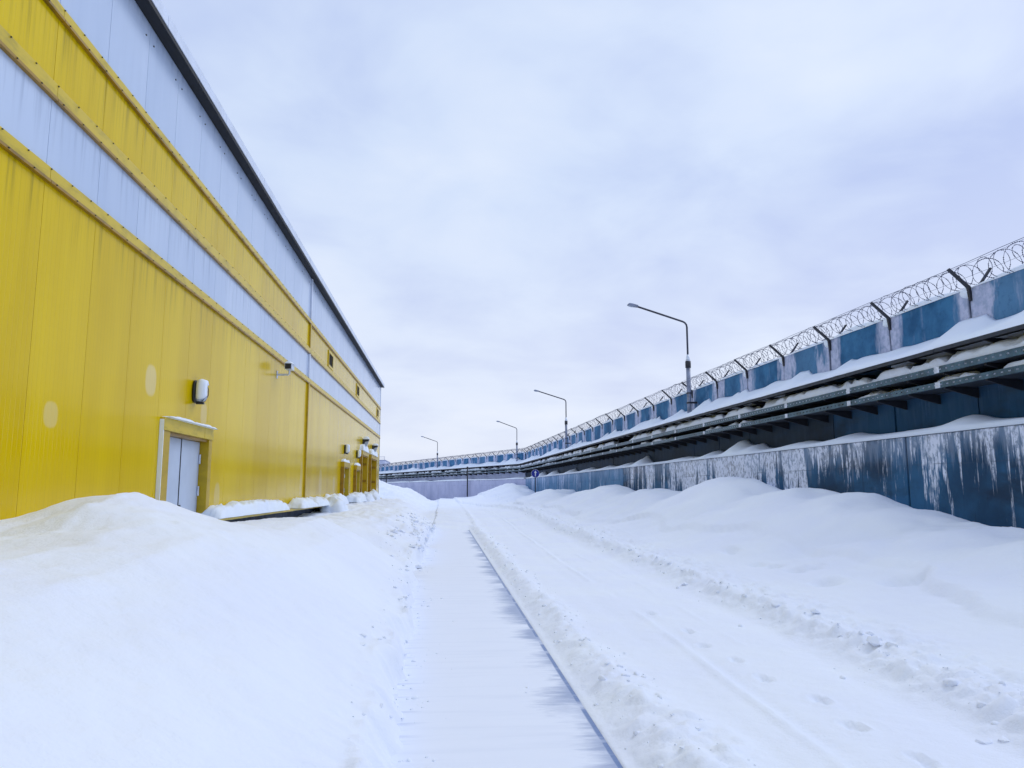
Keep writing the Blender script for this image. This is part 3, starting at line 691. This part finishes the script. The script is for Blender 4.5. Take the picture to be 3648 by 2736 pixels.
def strip_cap(name, y0, y1, x0, x1, zf, h, seed, label, step=.22):
    """snow lying along the eave"""
    ys = np.arange(y0, y1, step); k = 6; mb = MB()
    for y in ys:
        hh = h * (1 + .6 * float(fbm(np.array([y * .9]), np.array([0.]), 3, seed)[0]))
        for j in range(k):
            a = j / (k - 1); x = x0 + (x1 - x0) * a; mb.v.append((x, y, zf(y) + hh * (math.sin(math.pi * min(1, .5 + .5 * a)) ** .6 if a > .0 else 1)))
    for i in range(len(ys) - 1):
        for j in range(k - 1): q = i * k + j; mb.f.append((q, q + 1, q + 1 + k, q + k))
    o = mb.build(name, SNOW_CAP, None, True); tag(o, label, kind='stuff'); return o
strip_cap('roof_snow', 2, Y1 + .2, WX - 2.5, WX + .2, lambda y: zt(y, 8.271), .07, 90, 'thin snow lying along the edge of the warehouse roof')

# ---- wall lamps
def bulkhead(y, z, label, cap=True):
    root = empty('wall_lamp', (WX, y, z)); tag(root, label, 'lamp', 'lamps on the warehouse wall')
    def sup(rx, rz, x, n=20, p=3.2):
        out = []
        for j in range(n):
            a = 2 * math.pi * j / n; c, s = math.cos(a), math.sin(a)
            out.append((x, rx * math.copysign(abs(c) ** (2/p), c), rz * math.copysign(abs(s) ** (2/p), s)))
        return out
    def loft(rings, name, mat):
        mb = MB(); n = len(rings[0]); mb.v = [p for r in rings for p in r]
        for i in range(len(rings) - 1):
            for j in range(n): mb.f.append((i*n+j, i*n+(j+1) % n, (i+1)*n+(j+1) % n, (i+1)*n+j))
        mb.f.append(tuple(range(n))[::-1]); mb.f.append(tuple(range((len(rings)-1)*n, len(rings)*n)))
        return mb.build(name, mat, root, True)
    loft([sup(.135, .185, .002), sup(.14, .19, .03), sup(.125, .175, .055)], 'back_plate', BLACK)
    loft([sup(.12, .17, .056), sup(.122, .172, .11), sup(.11, .155, .16), sup(.075, .11, .19), sup(.02, .04, .197)], 'glass', LGLASS)
    g_ = MB()
    for a in (-.06, .06): g_.tube([(.055, a, -.175), (.16, a, -.15), (.205, a, -.05), (.205, a, .05), (.16, a, .15), (.055, a, .175)], .006, 6)
    g_.tube([(.055, -.125, 0), (.15, -.115, 0), (.205, 0, 0), (.15, .115, 0), (.055, .125, 0)], .006, 6)
    g_.build('guard', DARK, root)
    c_ = MB(); c_.box(.04, .16, -.03, .03, -.205, -.172); c_.build('cable_gland', DARK, root)
    if cap:
        sr = [sup(.118, .165, .060), sup(.128, .176, .115), sup(.112, .16, .168), sup(.05, .10, .190)]
        mb = MB(); n = 20                                                   # snow clinging to the near and upper side
        for r in sr: mb.v += [(p[0] + .012, p[1] * 1.07, p[2] * 1.07 + .005) for p in r]
        for i in range(len(sr) - 1):
            for j in list(range(4, 12)): mb.f.append((i*n+j, i*n+(j+1) % n, (i+1)*n+(j+1) % n, (i+1)*n+j))
        o = mb.build('snow_coat', SNOW_CAP, root, True); sd = o.modifiers.new('thick', 'SOLIDIFY'); sd.thickness = .02; sd.offset = 1
    return root
bulkhead(12.98, 3.10, 'snow coated oval wall lamp above the white double door')
bulkhead(32.5, 3.17, 'oval wall lamp above the first single door of the warehouse')
bulkhead(36.95, 3.17, 'oval wall lamp beside the nearer tall gate')
def hooded(y, z, label):
    root = empty('wall_lamp', (WX, y, z)); tag(root, label, 'lamp', 'lamps on the warehouse wall')
    MB().prism([(.005, -.22), (.05, -.22), (.12, .05), (.30, .10), (.33, .16), (.05, .20), (.005, .20)], 'y', -.16, .16).build('housing', BLACK, root)
    MB().prism([(.06, -.19), (.20, -.17), (.29, .085), (.125, .04)], 'y', -.13, .13).build('glass', LGLASS, root)
    lo = loaf('snow_cap', (WX + .17, y, z + .178), (.34, .33, .12), 95 + int(y), 'snow cap on the hooded lamp above the %s tall gate' % ('nearer' if y < 42 else 'farther'), 14, 12)
hooded(39.6, 3.86, 'black hooded wall lamp above the nearer tall gate')
hooded(44.9, 3.84, 'black hooded wall lamp above the farther tall gate')
# ---- security camera, looking back along the wall
sc_ = empty('security_camera', (WX, 19.1, 4.30)); tag(sc_, 'boxy security camera on a bracket high on the yellow wall', 'camera')
MB().box(.002, .014, -.06, .06, -.09, .09).build('mount_plate', GALV, sc_)
MB().tube([(.01, 0, 0), (.26, 0, 0), (.30, -.02, .02), (.30, -.02, .12)], .026, 8).build('bracket_arm', GALV, sc_)
hs = MB().prism([(.22, .12), (.37, .12), (.38, .13), (.38, .245), (.37, .26), (.22, .26), (.21, .245), (.21, .13)], 'y', -.17, .17).build('housing', GALV, sc_)
MB().prism([(.222, .125), (.368, .125), (.368, .252), (.222, .252)], 'y', -.176, -.171).build('front_glass', BLACK, hs)
loaf('snow_cap', (WX + .295, 19.1, 4.562), (.18, .36, .055), 98, 'snow cap on the security camera housing', 12, 16)

# ================================================================== concrete fence (main run and far run)
fenceA = frame_root('concrete_fence', 'A'); tag(fenceA, 'tall blue precast concrete fence with razor wire along the lane', 'fence', 'precast fence runs')
fenceB = frame_root('concrete_fence', 'B'); tag(fenceB, 'far run of blue precast fence behind the pale low wall', 'fence', 'precast fence runs')
PW = 2.51; S0A = 12.92 - PW * 4
def fence_panel_mesh(name, w, z0, z1, mat, ch=.10):
    h = w / 2
    poly = [(-h, z0), (h, z0), (h, z1 - ch), (h - ch * .8, z1), (-h + ch * .8, z1), (-h, z1 - ch)]
    mb = MB()
    k = len(poly); fr_ = [(p[0], 0.0, p[1]) for p in poly]; bk = [(p[0], -.16, p[1]) for p in poly]
    mb.add(fr_ + bk, [tuple(range(k))[::-1], tuple(range(k, 2*k))] + [(i, (i+1) % k, k + (i+1) % k, k + i) for i in range(k)])
    m = mb.mesh(name, mat); return m
UP = fence_panel_mesh('panel', PW - .045, 4.20, 5.22, FENCE)
LOW = {}
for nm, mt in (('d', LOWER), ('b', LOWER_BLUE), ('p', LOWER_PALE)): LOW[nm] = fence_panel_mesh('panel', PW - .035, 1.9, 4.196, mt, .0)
def fence_run(root, s0, s1, lower):
    js = []; s = s0
    while s < s1:
        js.append(s); c = s + PW / 2
        p = link('panel', UP, root, (c, random.uniform(-.012, .012), random.uniform(-.012, .012)))
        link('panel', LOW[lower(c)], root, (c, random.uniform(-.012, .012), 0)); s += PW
    js.append(s); return js
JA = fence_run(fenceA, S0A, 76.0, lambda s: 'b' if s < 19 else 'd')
JB = fence_run(fenceB, .25, 74, lambda s: 'p')
# fence posts behind the joints and the V-shaped wire arms
arm_f = MB().add([(-.028,-.02,4.95),(.028,-.02,4.95),(.028,.035,4.95),(-.028,.035,4.95),(-.028,.01,5.22),(.028,.01,5.22),(.028,.065,5.20),(-.028,.065,5.20),(-.024,.40,5.56),(.024,.40,5.56),(.024,.435,5.53),(-.024,.435,5.53)],
    [(0,3,2,1),(0,1,5,4),(1,2,6,5),(2,3,7,6),(3,0,4,7),(4,5,9,8),(5,6,10,9),(6,7,11,10),(7,4,8,11),(8,9,10,11)]).mesh('wire_arm', DARK)
arm_b = MB().add([(-.024,-.09,5.18),(.024,-.09,5.18),(.024,-.14,5.18),(-.024,-.14,5.18),(-.022,-.42,5.62),(.022,-.42,5.62),(.022,-.455,5.60),(-.022,-.455,5.60)],
    [(0,3,2,1),(4,5,6,7),(0,1,5,4),(1,2,6,5),(2,3,7,6),(3,0,4,7)]).mesh('wire_arm', DARK)
post = MB().box(-.11, .11, -.30, -.165, 0, 5.15).mesh('fence_post', plain('post_concrete', (.22, .26, .38), .85, var=.25, scale=4))
for root, js in ((fenceA, JA), (fenceB, JB)):
    for s in js:
        link('wire_arm', arm_f, root, (s - .05, 0.0, random.uniform(-.015, .015))); link('wire_arm', arm_b, root, (s - .05, 0.0, random.uniform(-.02, .02)))
        link('fence_post', post, root, (s, 0, 0))
# snow lying on the fence top and in the joints
def snow_run(name, fr, s0, s1, tb, tf, zb, hfun, step, label, k=7, front_drop=0.0, seed=0):
    """snow strip along a wall frame: tb..tf across, top height from hfun(s, a) with a = 0 at the back .. 1 at the front"""
    ss = np.arange(s0, s1 + step * .5, step); mb = MB(); S, A_ = np.meshgrid(ss, np.linspace(0, 1, k), indexing='ij')
    Hh = hfun(S, A_); T = tb + (tf - tb) * A_
    T[:, -1] += .02 * fbm(ss * 2.5, ss * 0, 3, seed + 7)
    n_ = len(ss); mb.v = [(float(S[i,j]), float(T[i,j]), zb + float(max(Hh[i,j], 0))) for i in range(n_) for j in range(k)]
    nb = len(mb.v); mb.v += [(float(S[i,j]), float(T[i,j]), zb - front_drop * (j == k - 1)) for i in range(n_) for j in (0, k - 1)]
    for i in range(n_ - 1):
        if Hh[i].max() <= .004 and Hh[i+1].max() <= .004: continue
        for j in range(k - 1): a = i * k + j; mb.f.append((a, a + k, a + k + 1, a + 1))
        a = i * k + k - 1; mb.f.append((a, a + k, nb + (i+1)*2 + 1, nb + i*2 + 1))
        a = i * k; mb.f.append((a, nb + i*2, nb + (i+1)*2, a + k))
    o = mb.build(name, SNOW_CAP, None, True); org, r = FR[fr]; o.location = (org[0], org[1], 0); o.rotation_euler = (0, 0, r)
    tag(o, label, kind='stuff'); return o
def topsnow(seed):
    def f(S, A_):
        ph = ((S - S0A) / PW) % 1.0
        return (.025 + .10 * np.sin(math.pi * ph) ** .7 * (.6 + .8 * vnoise(S * .7, S * 0, seed))) * np.sin(math.pi * (.08 + .84 * A_)) ** .6
    return f
snow_run('fence_snow', 'A', 3, 76.4, -.17, .012, 5.205, topsnow(101), .18, 'snow ridge lying on top of the main concrete fence', 6)
snow_run('fence_snow', 'B', .2, 70, -.17, .012, 5.205, topsnow(102), .3, 'snow ridge lying on top of the far concrete fence', 5)
for fr, js, lb in (('A', JA, 'snow plugs filling the notches of the main fence'), ('B', JB, 'snow plugs filling the notches of the far fence')):
    mb = MB()
    for kk, s in enumerate(js):
        rr_ = np.random.RandomState(kk + 5); q = rr_.rand() * 9
        nv = 1 + .5 * fbm(ICO_V[:,0] * 1.2 + q, ICO_V[:,1] + ICO_V[:,2] * 1.3, 3, 43)
        V = ICO_V * nv[:, None] * np.array([.13 + .05 * rr_.rand(), .12, .085 + .06 * rr_.rand()]) + np.array([s + .07, -.05, 5.15])
        mb.add(V.tolist(), ICO_F)
    o = mb.build('fence_snow', SNOW_CAP, None, True); org, r = FR[fr]; o.location = (org[0], org[1], 0); o.rotation_euler = (0, 0, r); tag(o, lb, kind='stuff')

# ---- razor wire
def razor(fr, s0, s1, pitch, seg, rad, label, barbs):
    root = frame_root('razor_wire', fr); tag(root, label, 'razor wire', 'razor wire coils')
    for ph, sg in ((0.0, 1), (2.2, -1)):
        n = int((s1 - s0) / pitch * seg); i = np.arange(n); th = ph + sg * 2 * math.pi * i / seg
        S = s0 + i * pitch / seg + .16 * fbm(i / seg * .6, i * 0., 3, 7); rr_ = .22 * (1 + .26 * fbm(i / seg * .8, i * 0., 3, 8 + sg))
        tt = rr_ * np.cos(th) * 1.05 - .01; zz_ = 5.46 + rr_ * np.sin(th) + .025 * fbm(S * .5, S * 0, 2, 9)
        pts_ = np.stack([S, tt, zz_], -1)
        mb = MB(); mb.tube(pts_.tolist(), rad, 3, False); c_ = mb.build('coil', WIRE, root)
        if barbs:
            mb = MB()
            for k in range(1, n - 1):
                if S[k] > barbs: break
                d = pts_[k+1] - pts_[k-1]; d = d / np.linalg.norm(d)
                for f_ in (0.0, .5):
                    p = pts_[k] * (1 - f_) + pts_[k+1] * f_; a = np.cross(d, [math.sin(k), math.cos(k), .3]); a = a / np.linalg.norm(a)
                    q = [p - d * .005 + a * .013, p + d * .016, p - d * .005 - a * .013, p - d * .016]
                    mb.add([tuple(x) for x in q], [(0, 1, 2, 3)])
            mb.build('barbs', WIRE, root)['kind'] = 'stuff'
    for (t_, z_) in ((.415, 5.545), (-.435, 5.61), (0.0, 5.69)):
        ss = np.arange(s0, s1, .84); sag = .02 * fbm(ss * .7, ss * 0, 2, 10)
        mb = MB(); mb.tube([(float(a), t_, z_ + float(q)) for a, q in zip(ss, sag)], rad * (1.2 if t_ > .1 else .7), 4, False); mb.build('strand', WIRE, root)
razor('A', 4, 76.6, .42, 22, .0042, 'coil of razor wire along the top of the main fence', 30)
razor('B', .1, 72, .50, 12, .009, 'coil of razor wire along the top of the far fence', 0)

# ================================================================== cable tray with snowy cover
def tray_root(fr, label):
    r = frame_root('cable_tray', fr); tag(r, label, 'cable tray', 'cable trays on the fence'); return r
SEC = 3.0
def rail_mesh(z0, z1, t):
    mb = MB(); n = 18; L = SEC - .01; zm0 = z0 + (z1 - z0) * .40; zm1 = z0 + (z1 - z0) * .62; p = L / n; sl_ = .055
    mb.box(0, L, t, t + .004, z0, zm0); mb.box(0, L, t, t + .004, zm1, z1)
    x = 0.0
    for k in range(n):
        c = (k + .5) * p; mb.box(x, c - sl_/2, t, t + .004, zm0, zm1); x = c + sl_/2
    mb.box(x, L, t, t + .004, zm0, zm1)
    mb.box(0, L, t - .03, t, z1 - .004, z1); mb.box(0, L, t - .03, t, z0, z0 + .004)
    return mb.mesh('rail', TRAY)
RAIL1, RAIL2 = rail_mesh(3.61, 3.735, .70), rail_mesh(3.345, 3.455, .70)
PAN1 = MB().box(0, SEC - .01, .06, .695, 3.618, 3.626).mesh('tray_pan', TRAYDK)
PAN2 = MB().box(0, SEC - .01, .06, .695, 3.352, 3.360).mesh('tray_pan', TRAYDK)
COVER = MB().prism([(.0, 4.16), (.73, 4.05), (.73, 3.995), (.745, 3.995), (.745, 4.065), (.0, 4.18)], 'x', 0, SEC - .012).mesh('cover_plate', TRAYDK)
def brk(z, t1, dep): return MB().prism([(.012, z), (t1, z), (t1, z - .03), (.012, z - dep)], 'x', -.022, .022).mesh('bracket', DARK)
BRK1, BRK2, BRK0 = brk(3.612, .66, .16), brk(3.346, .66, .19), brk(4.045, .70, .16)
JOIN = MB().box(-.07, .07, .7045, .711, 3.615, 3.73).mesh('splice_plate', GALV); JOIN2 = MB().box(-.07, .07, .7045, .711, 3.348, 3.452).mesh('splice_plate', GALV)
def tray(fr, s0, s1, label, bs):
    r = tray_root(fr, label); s = s0; k = 0
    while s < s1 - .5:
        link('cover_plate', COVER, r, (s, 0, random.uniform(-.006, .006)))
        a = link('rail', RAIL1, r, (s, 0, random.uniform(-.006, .006))); link('splice_plate', JOIN, a, (SEC, 0, 0))
        a = link('rail', RAIL2, r, (s, 0, random.uniform(-.006, .006))); link('splice_plate', JOIN2, a, (SEC, 0, 0))
        link('tray_pan', PAN1, r, (s, 0, 0)); link('tray_pan', PAN2, r, (s, 0, 0)); s += SEC
    s = s0 + .4
    while s < s1:
        for b_ in (BRK0, BRK1, BRK2): link('bracket', b_, r, (s, 0, 0))
        s += bs
tray('A', 4.0, 76.0, 'two tier perforated cable tray under a snowy cover along the main fence', 1.06)
tray('B', .0, 66.0, 'two tier perforated cable tray along the far fence', 1.6)
# snow on the cover
def cover_h(seed):
    def f(S, A_):
        back = .28 + .20 * np.clip(fbm(S * .32, S * 0, 3, seed), -.7, 1) + .16 * smooth01((fbm(S * 1.1, S * 0 + 4, 3, seed + 1) - .25) * 3)
        front = .065 + .045 * fbm(S * .8, S * 0, 3, seed + 2)
        h = back * (1 - A_) ** 1.05 + front * np.clip((1 - A_) * 6, 0, 1) ** .5 + .02 * fbm(S * 1.5, A_ * 2, 3, seed + 3)
        return h - .005 + .11 * (1 - A_)
    return f
snow_run('shelf_snow', 'A', 4, 76.6, .008, .735, 4.07, cover_h(110), .12, 'deep snow on the cable tray cover along the main fence', 12, 0.0, 3)
snow_run('shelf_snow', 'B', .0, 66, .008, .735, 4.07, cover_h(115), .25, 'deep snow on the cable tray cover along the far fence', 8, 0.0, 4)
def heap_h(seed, lo, amp, cl, cap=.36):
    def f(S, A_):
        big = fbm(S * .22, S * 0, 2, seed); ph = np.abs(((S - 4.4) / 1.06) % 1.0 - .5) * 2        # 1 at a bracket
        h = lo + amp * (.40 + 1.15 * fbm(S * .85, A_ * .5, 3, seed + 1)) + .17 * fbm(S * 2.1, A_ * 1.5, 4, seed + 2, .6)
        h = h * smooth01((big + cl) * 3.5) * (1 - .45 * smooth01((ph - .72) / .2) * vnoise(S * .9, S * 0, seed + 3)) - .03
        return np.minimum(h, cap) * (1 - .22 * A_ ** 3) + .02 * fbm(S * 7, A_ * 4, 3, seed + 5)
    return f
snow_run('tray_snow', 'A', 4, 76, .28, .61, 3.628, heap_h(120, .17, .36, .75), .09, 'snow heaps in the upper cable tray along the main fence', 8)
snow_run('tray_snow', 'A', 4, 76, .28, .61, 3.362, heap_h(127, .07, .24, .25, .23), .09, 'snow heaps in the lower cable tray along the main fence', 8)
snow_run('tray_snow', 'B', .2, 64, .28, .61, 3.628, heap_h(134, .15, .34, .75), .2, 'snow heaps in the upper cable tray along the far fence', 6)
snow_run('tray_snow', 'B', .2, 64, .28, .61, 3.362, heap_h(141, .06, .22, .3, .23), .2, 'snow heaps in the lower cable tray along the far fence', 6)

# ================================================================== retaining walls
rw = frame_root('retaining_wall', 'A'); tag(rw, 'low blue concrete retaining wall with white lime streaks', 'wall', 'retaining walls')
for a, b_, mt in ((-8, 13.76, RETAIN), (13.81, 35.12, RETAIN), (35.18, 56.4, RETAIN2), (56.44, 70.43, RETAIN2)):
    MB().box(a, b_, .50, .90, -.2, 2.50).build('wall_section', mt, rw, bevel=.02)
for s in (13.785, 35.15, 56.42): MB().box(s - .06, s + .06, .45, .86, -.2, 2.46).build('joint_filler', DARK, rw)
rf = frame_root('retaining_wall', 'C'); tag(rf, 'pale lilac low concrete wall closing the end of the lane', 'wall', 'retaining walls')
for a, b_ in ((.42, 6.78), (6.82, 14.48), (14.52, 29.4), (29.45, 72)):
    MB().box(a, b_, -.4, 0, -.2, 2.50).build('wall_section', RETAIN_FAR, rf, bevel=.02)
MB().box(0, .415, -.4, -.003, -.2, 2.5).build('wall_section', RETAIN_FAR, rf)
for s in (6.8, 14.5, 29.42): MB().box(s - .05, s + .05, -.3, -.03, -.2, 2.46).build('joint_filler', DARK, rf)
# terrace behind the walls
ta = [to_world('A', -8, .51), to_world('A', 70.5, .51), C_ORG, to_world('C', 72, -.39), to_world('B', 72, 0), to_world('B', 0, 0), to_world('A', 76, -.02), to_world('A', -8, -.02)]
tag(MB().add([(p[0], p[1], 2.45) for p in ta], [tuple(range(len(ta)))]).build('terrace', SNOW), 'narrow snow covered terrace behind the low wall', kind='structure')
BUMPS = [(16.8,.12,.9),(19.2,.10,1.0),(21.9,.16,.5),(13.0,.13,.7),(23.2,.33,.75),(22.4,.12,.6),(25.3,.14,.5),(33.9,.32,.8),(36.6,.1,1.2),(45.5,.14,1.2),(51,.22,.8),(58.2,.26,1.2),(64,.3,1.2),(68,.25,.8),(28.5,.06,1.4),(40.5,.10,1.0)]
def terr_h(S, A_):
    h = .14 + .04 * fbm(S * .3, S * 0, 3, 150) + .02 * fbm(S * 1.6, A_ * 3, 3, 151)
    for (c, a, w_) in BUMPS: h = h + a * np.exp(-((S - c + .35 * A_) / (w_ * .65)) ** 2) * (1 + .25 * fbm(S * 2.2, A_ * 2, 3, 152))
    return h * (1 - A_ ** 1.6) + .055 * np.clip((1 - A_) * 8, 0, 1) ** .5
snow_run('coping_snow', 'A', -2, 70.5, .0, .915, 2.503, terr_h, .12, 'drifted snow on the coping of the streaked low wall', 12, .0, 6)
def terr_c(S, A_):
    h = .05 + .14 * smooth01((fbm(S * .25, S * 0, 3, 160) - .1) * 2) + .04 * fbm(S * .8, A_ * 2, 3, 161)
    return h * (1 - A_ ** 2) + .06
snow_run('coping_snow', 'C', .2, 70, -2.6, .012, 2.503, terr_c, .25, 'drifted snow on the coping of the pale end wall', 10, .0, 7)

# ================================================================== street lamps
def lamp(fr, s, t, label):
    o = to_world(fr, s, t); root = empty('street_lamp', (o[0], o[1], 4.12), FR[fr][1]); tag(root, label, 'street lamp', 'street lamps along the fence')
    MB().tube([(0,0,0), (0,0,1.95)], [.085, .08], 12).build('pole', POLELT, root, True)
    c_ = MB(); c_.tube([(0,0,.55), (0,0,.60)], .105, 12); c_.tube([(0,0,.92), (0,0,.96)], .10, 12); c_.box(-.05, .05, -.30, .0, .56, .62); c_.build('clamp', DARK, root)
    MB().tube([(0,0,1.90), (0,0,2.14)], .105, 12).build('collar', DARK, root, True)
    MB().tube([(0,0,2.14), (0,0,2.22), (0,0,2.40)], [.095, .075, .04], 12).build('reducer', GALV, root, True)
    ap = [(0,0,2.36), (0,0,3.45)] + [(0, .22 * (1 - math.cos(a)), 3.45 + .22 * math.sin(a)) for a in (RAD(25), RAD(50), RAD(72))]
    y_, z_ = ap[-1][1], ap[-1][2]; L = 2.0 - y_
    ap.append((0, y_ + L, z_ + L * math.tan(RAD(17))))
    MB().tube(ap, .037, 8).build('arm', POLE, root, True)
    he = (ap[-1][1], ap[-1][2]); hd = MB()
    d = (math.cos(RAD(12)), math.sin(RAD(12))); nn_ = (-d[1], d[0])
    def hp(a, b_): return (he[0] + d[0]*a + nn_[0]*b_, he[1] + d[1]*a + nn_[1]*b_)
    hd.prism([hp(-.12,-.03), hp(.02,-.05), hp(.25,-.05), hp(.27,-.015), hp(.24,.03), hp(.03,.04), hp(-.12,.03)], 'x', -.085, .085); hd.build('lamp_head', POLELT, root)
    MB().prism([hp(.04,-.051), hp(.23,-.051), hp(.21,-.068), hp(.06,-.068)], 'x', -.065, .065).build('diffuser', LGLASS, root)
    MB().prism([hp(.04,.042), hp(.23,.034), hp(.20,.05), hp(.07,.058)], 'x', -.06, .06).build('snow_coat', SNOW_CAP, root)
lamp('A', 27.5, .30, 'tallest and nearest dark street lamp on the blue fence')
lamp('A', 52.8, .30, 'second nearest street lamp along the blue fence')
lamp('B', 1.6, .30, 'third street lamp standing just past the fence corner')
lamp('B', 26.3, .30, 'farthest and smallest street lamp over the far fence')

# ================================================================== sign, poles, distant building
sg = empty('road_sign', (6.70, 56.3, .35), RAD(2)); tag(sg, 'round blue road sign with white upward arrow', 'road sign')
MB().tube([(0,0,0), (0,0,2.62)], .036, 10).build('post', POLE, sg, True)
disc = [( .285 * math.cos(2*math.pi*k/40), 2.33 + .285 * math.sin(2*math.pi*k/40)) for k in range(40)]
rim = [( .30 * math.cos(2*math.pi*k/40), 2.33 + .30 * math.sin(2*math.pi*k/40)) for k in range(40)]
MB().prism(rim, 'y', -.050, -.040).build('rim', SIGNWHITE, sg)
db = MB().prism(disc, 'y', -.056, -.0505).build('disc', SIGNBLUE, sg)
ar = [(-.034, 2.13), (.034, 2.13), (.034, 2.38), (.10, 2.38), (0, 2.55), (-.10, 2.38), (-.034, 2.38)]
MB().prism(ar, 'y', -.061, -.0565).build('arrow', SIGNWHITE, db)
for (x_, y_, z0_, z1_, lb) in ((2.58, 83.55, .3, 3.98, 'thin dark support pole in front of the pale end wall'), (-8.3, 114.3, 2.4, 3.7, 'short dark support pole under the far cable tray')):
    p_ = empty('support_pole', (x_, y_, z0_)); tag(p_, lb, 'pole')
    MB().tube([(0,0,0), (0,0,z1_ - z0_)], .07, 8).build('shaft', DARK, p_, True)
    MB().box(-.09, .09, -.09, .55, z1_ - z0_ - .1, z1_ - z0_).build('bracket', DARK, p_)
bd = empty('distant_building', (-22, 225, 0)); tag(bd, 'pale distant building with roof railing behind the far fence', 'building')
MB().box(-30, 5.6, -6, 14, 0, 9.6).build('wall', plain('far_building_wall', (.50, .54, .68), .7, var=.05, scale=1), bd)
for k in range(9): MB().box(-30.02, 5.65, -6.06, -6.001, .9 + k * 1.0, .98 + k * 1.0).build('siding_joint', plain('far_joint', (.38, .42, .55), .7) if k == 0 else bpy.data.materials['far_joint'], bd)
MB().box(-30.2, 5.8, -6.2, 14.2, 9.6, 9.85).build('roof', plain('far_roof', (.30, .33, .45), .7), bd)
rl = MB()
for k in range(19): rl.box(-30 + k * 1.97 - .04, -30 + k * 1.97 + .04, -6.0, -5.92, 9.85, 10.75)
rl.box(-30, 5.6, -6.0, -5.92, 10.68, 10.76); rl.box(-30, 5.6, -6.0, -5.92, 10.3, 10.36); rl.build('railing', bpy.data.materials['far_roof'], bd)
print('built', len(bpy.data.objects))
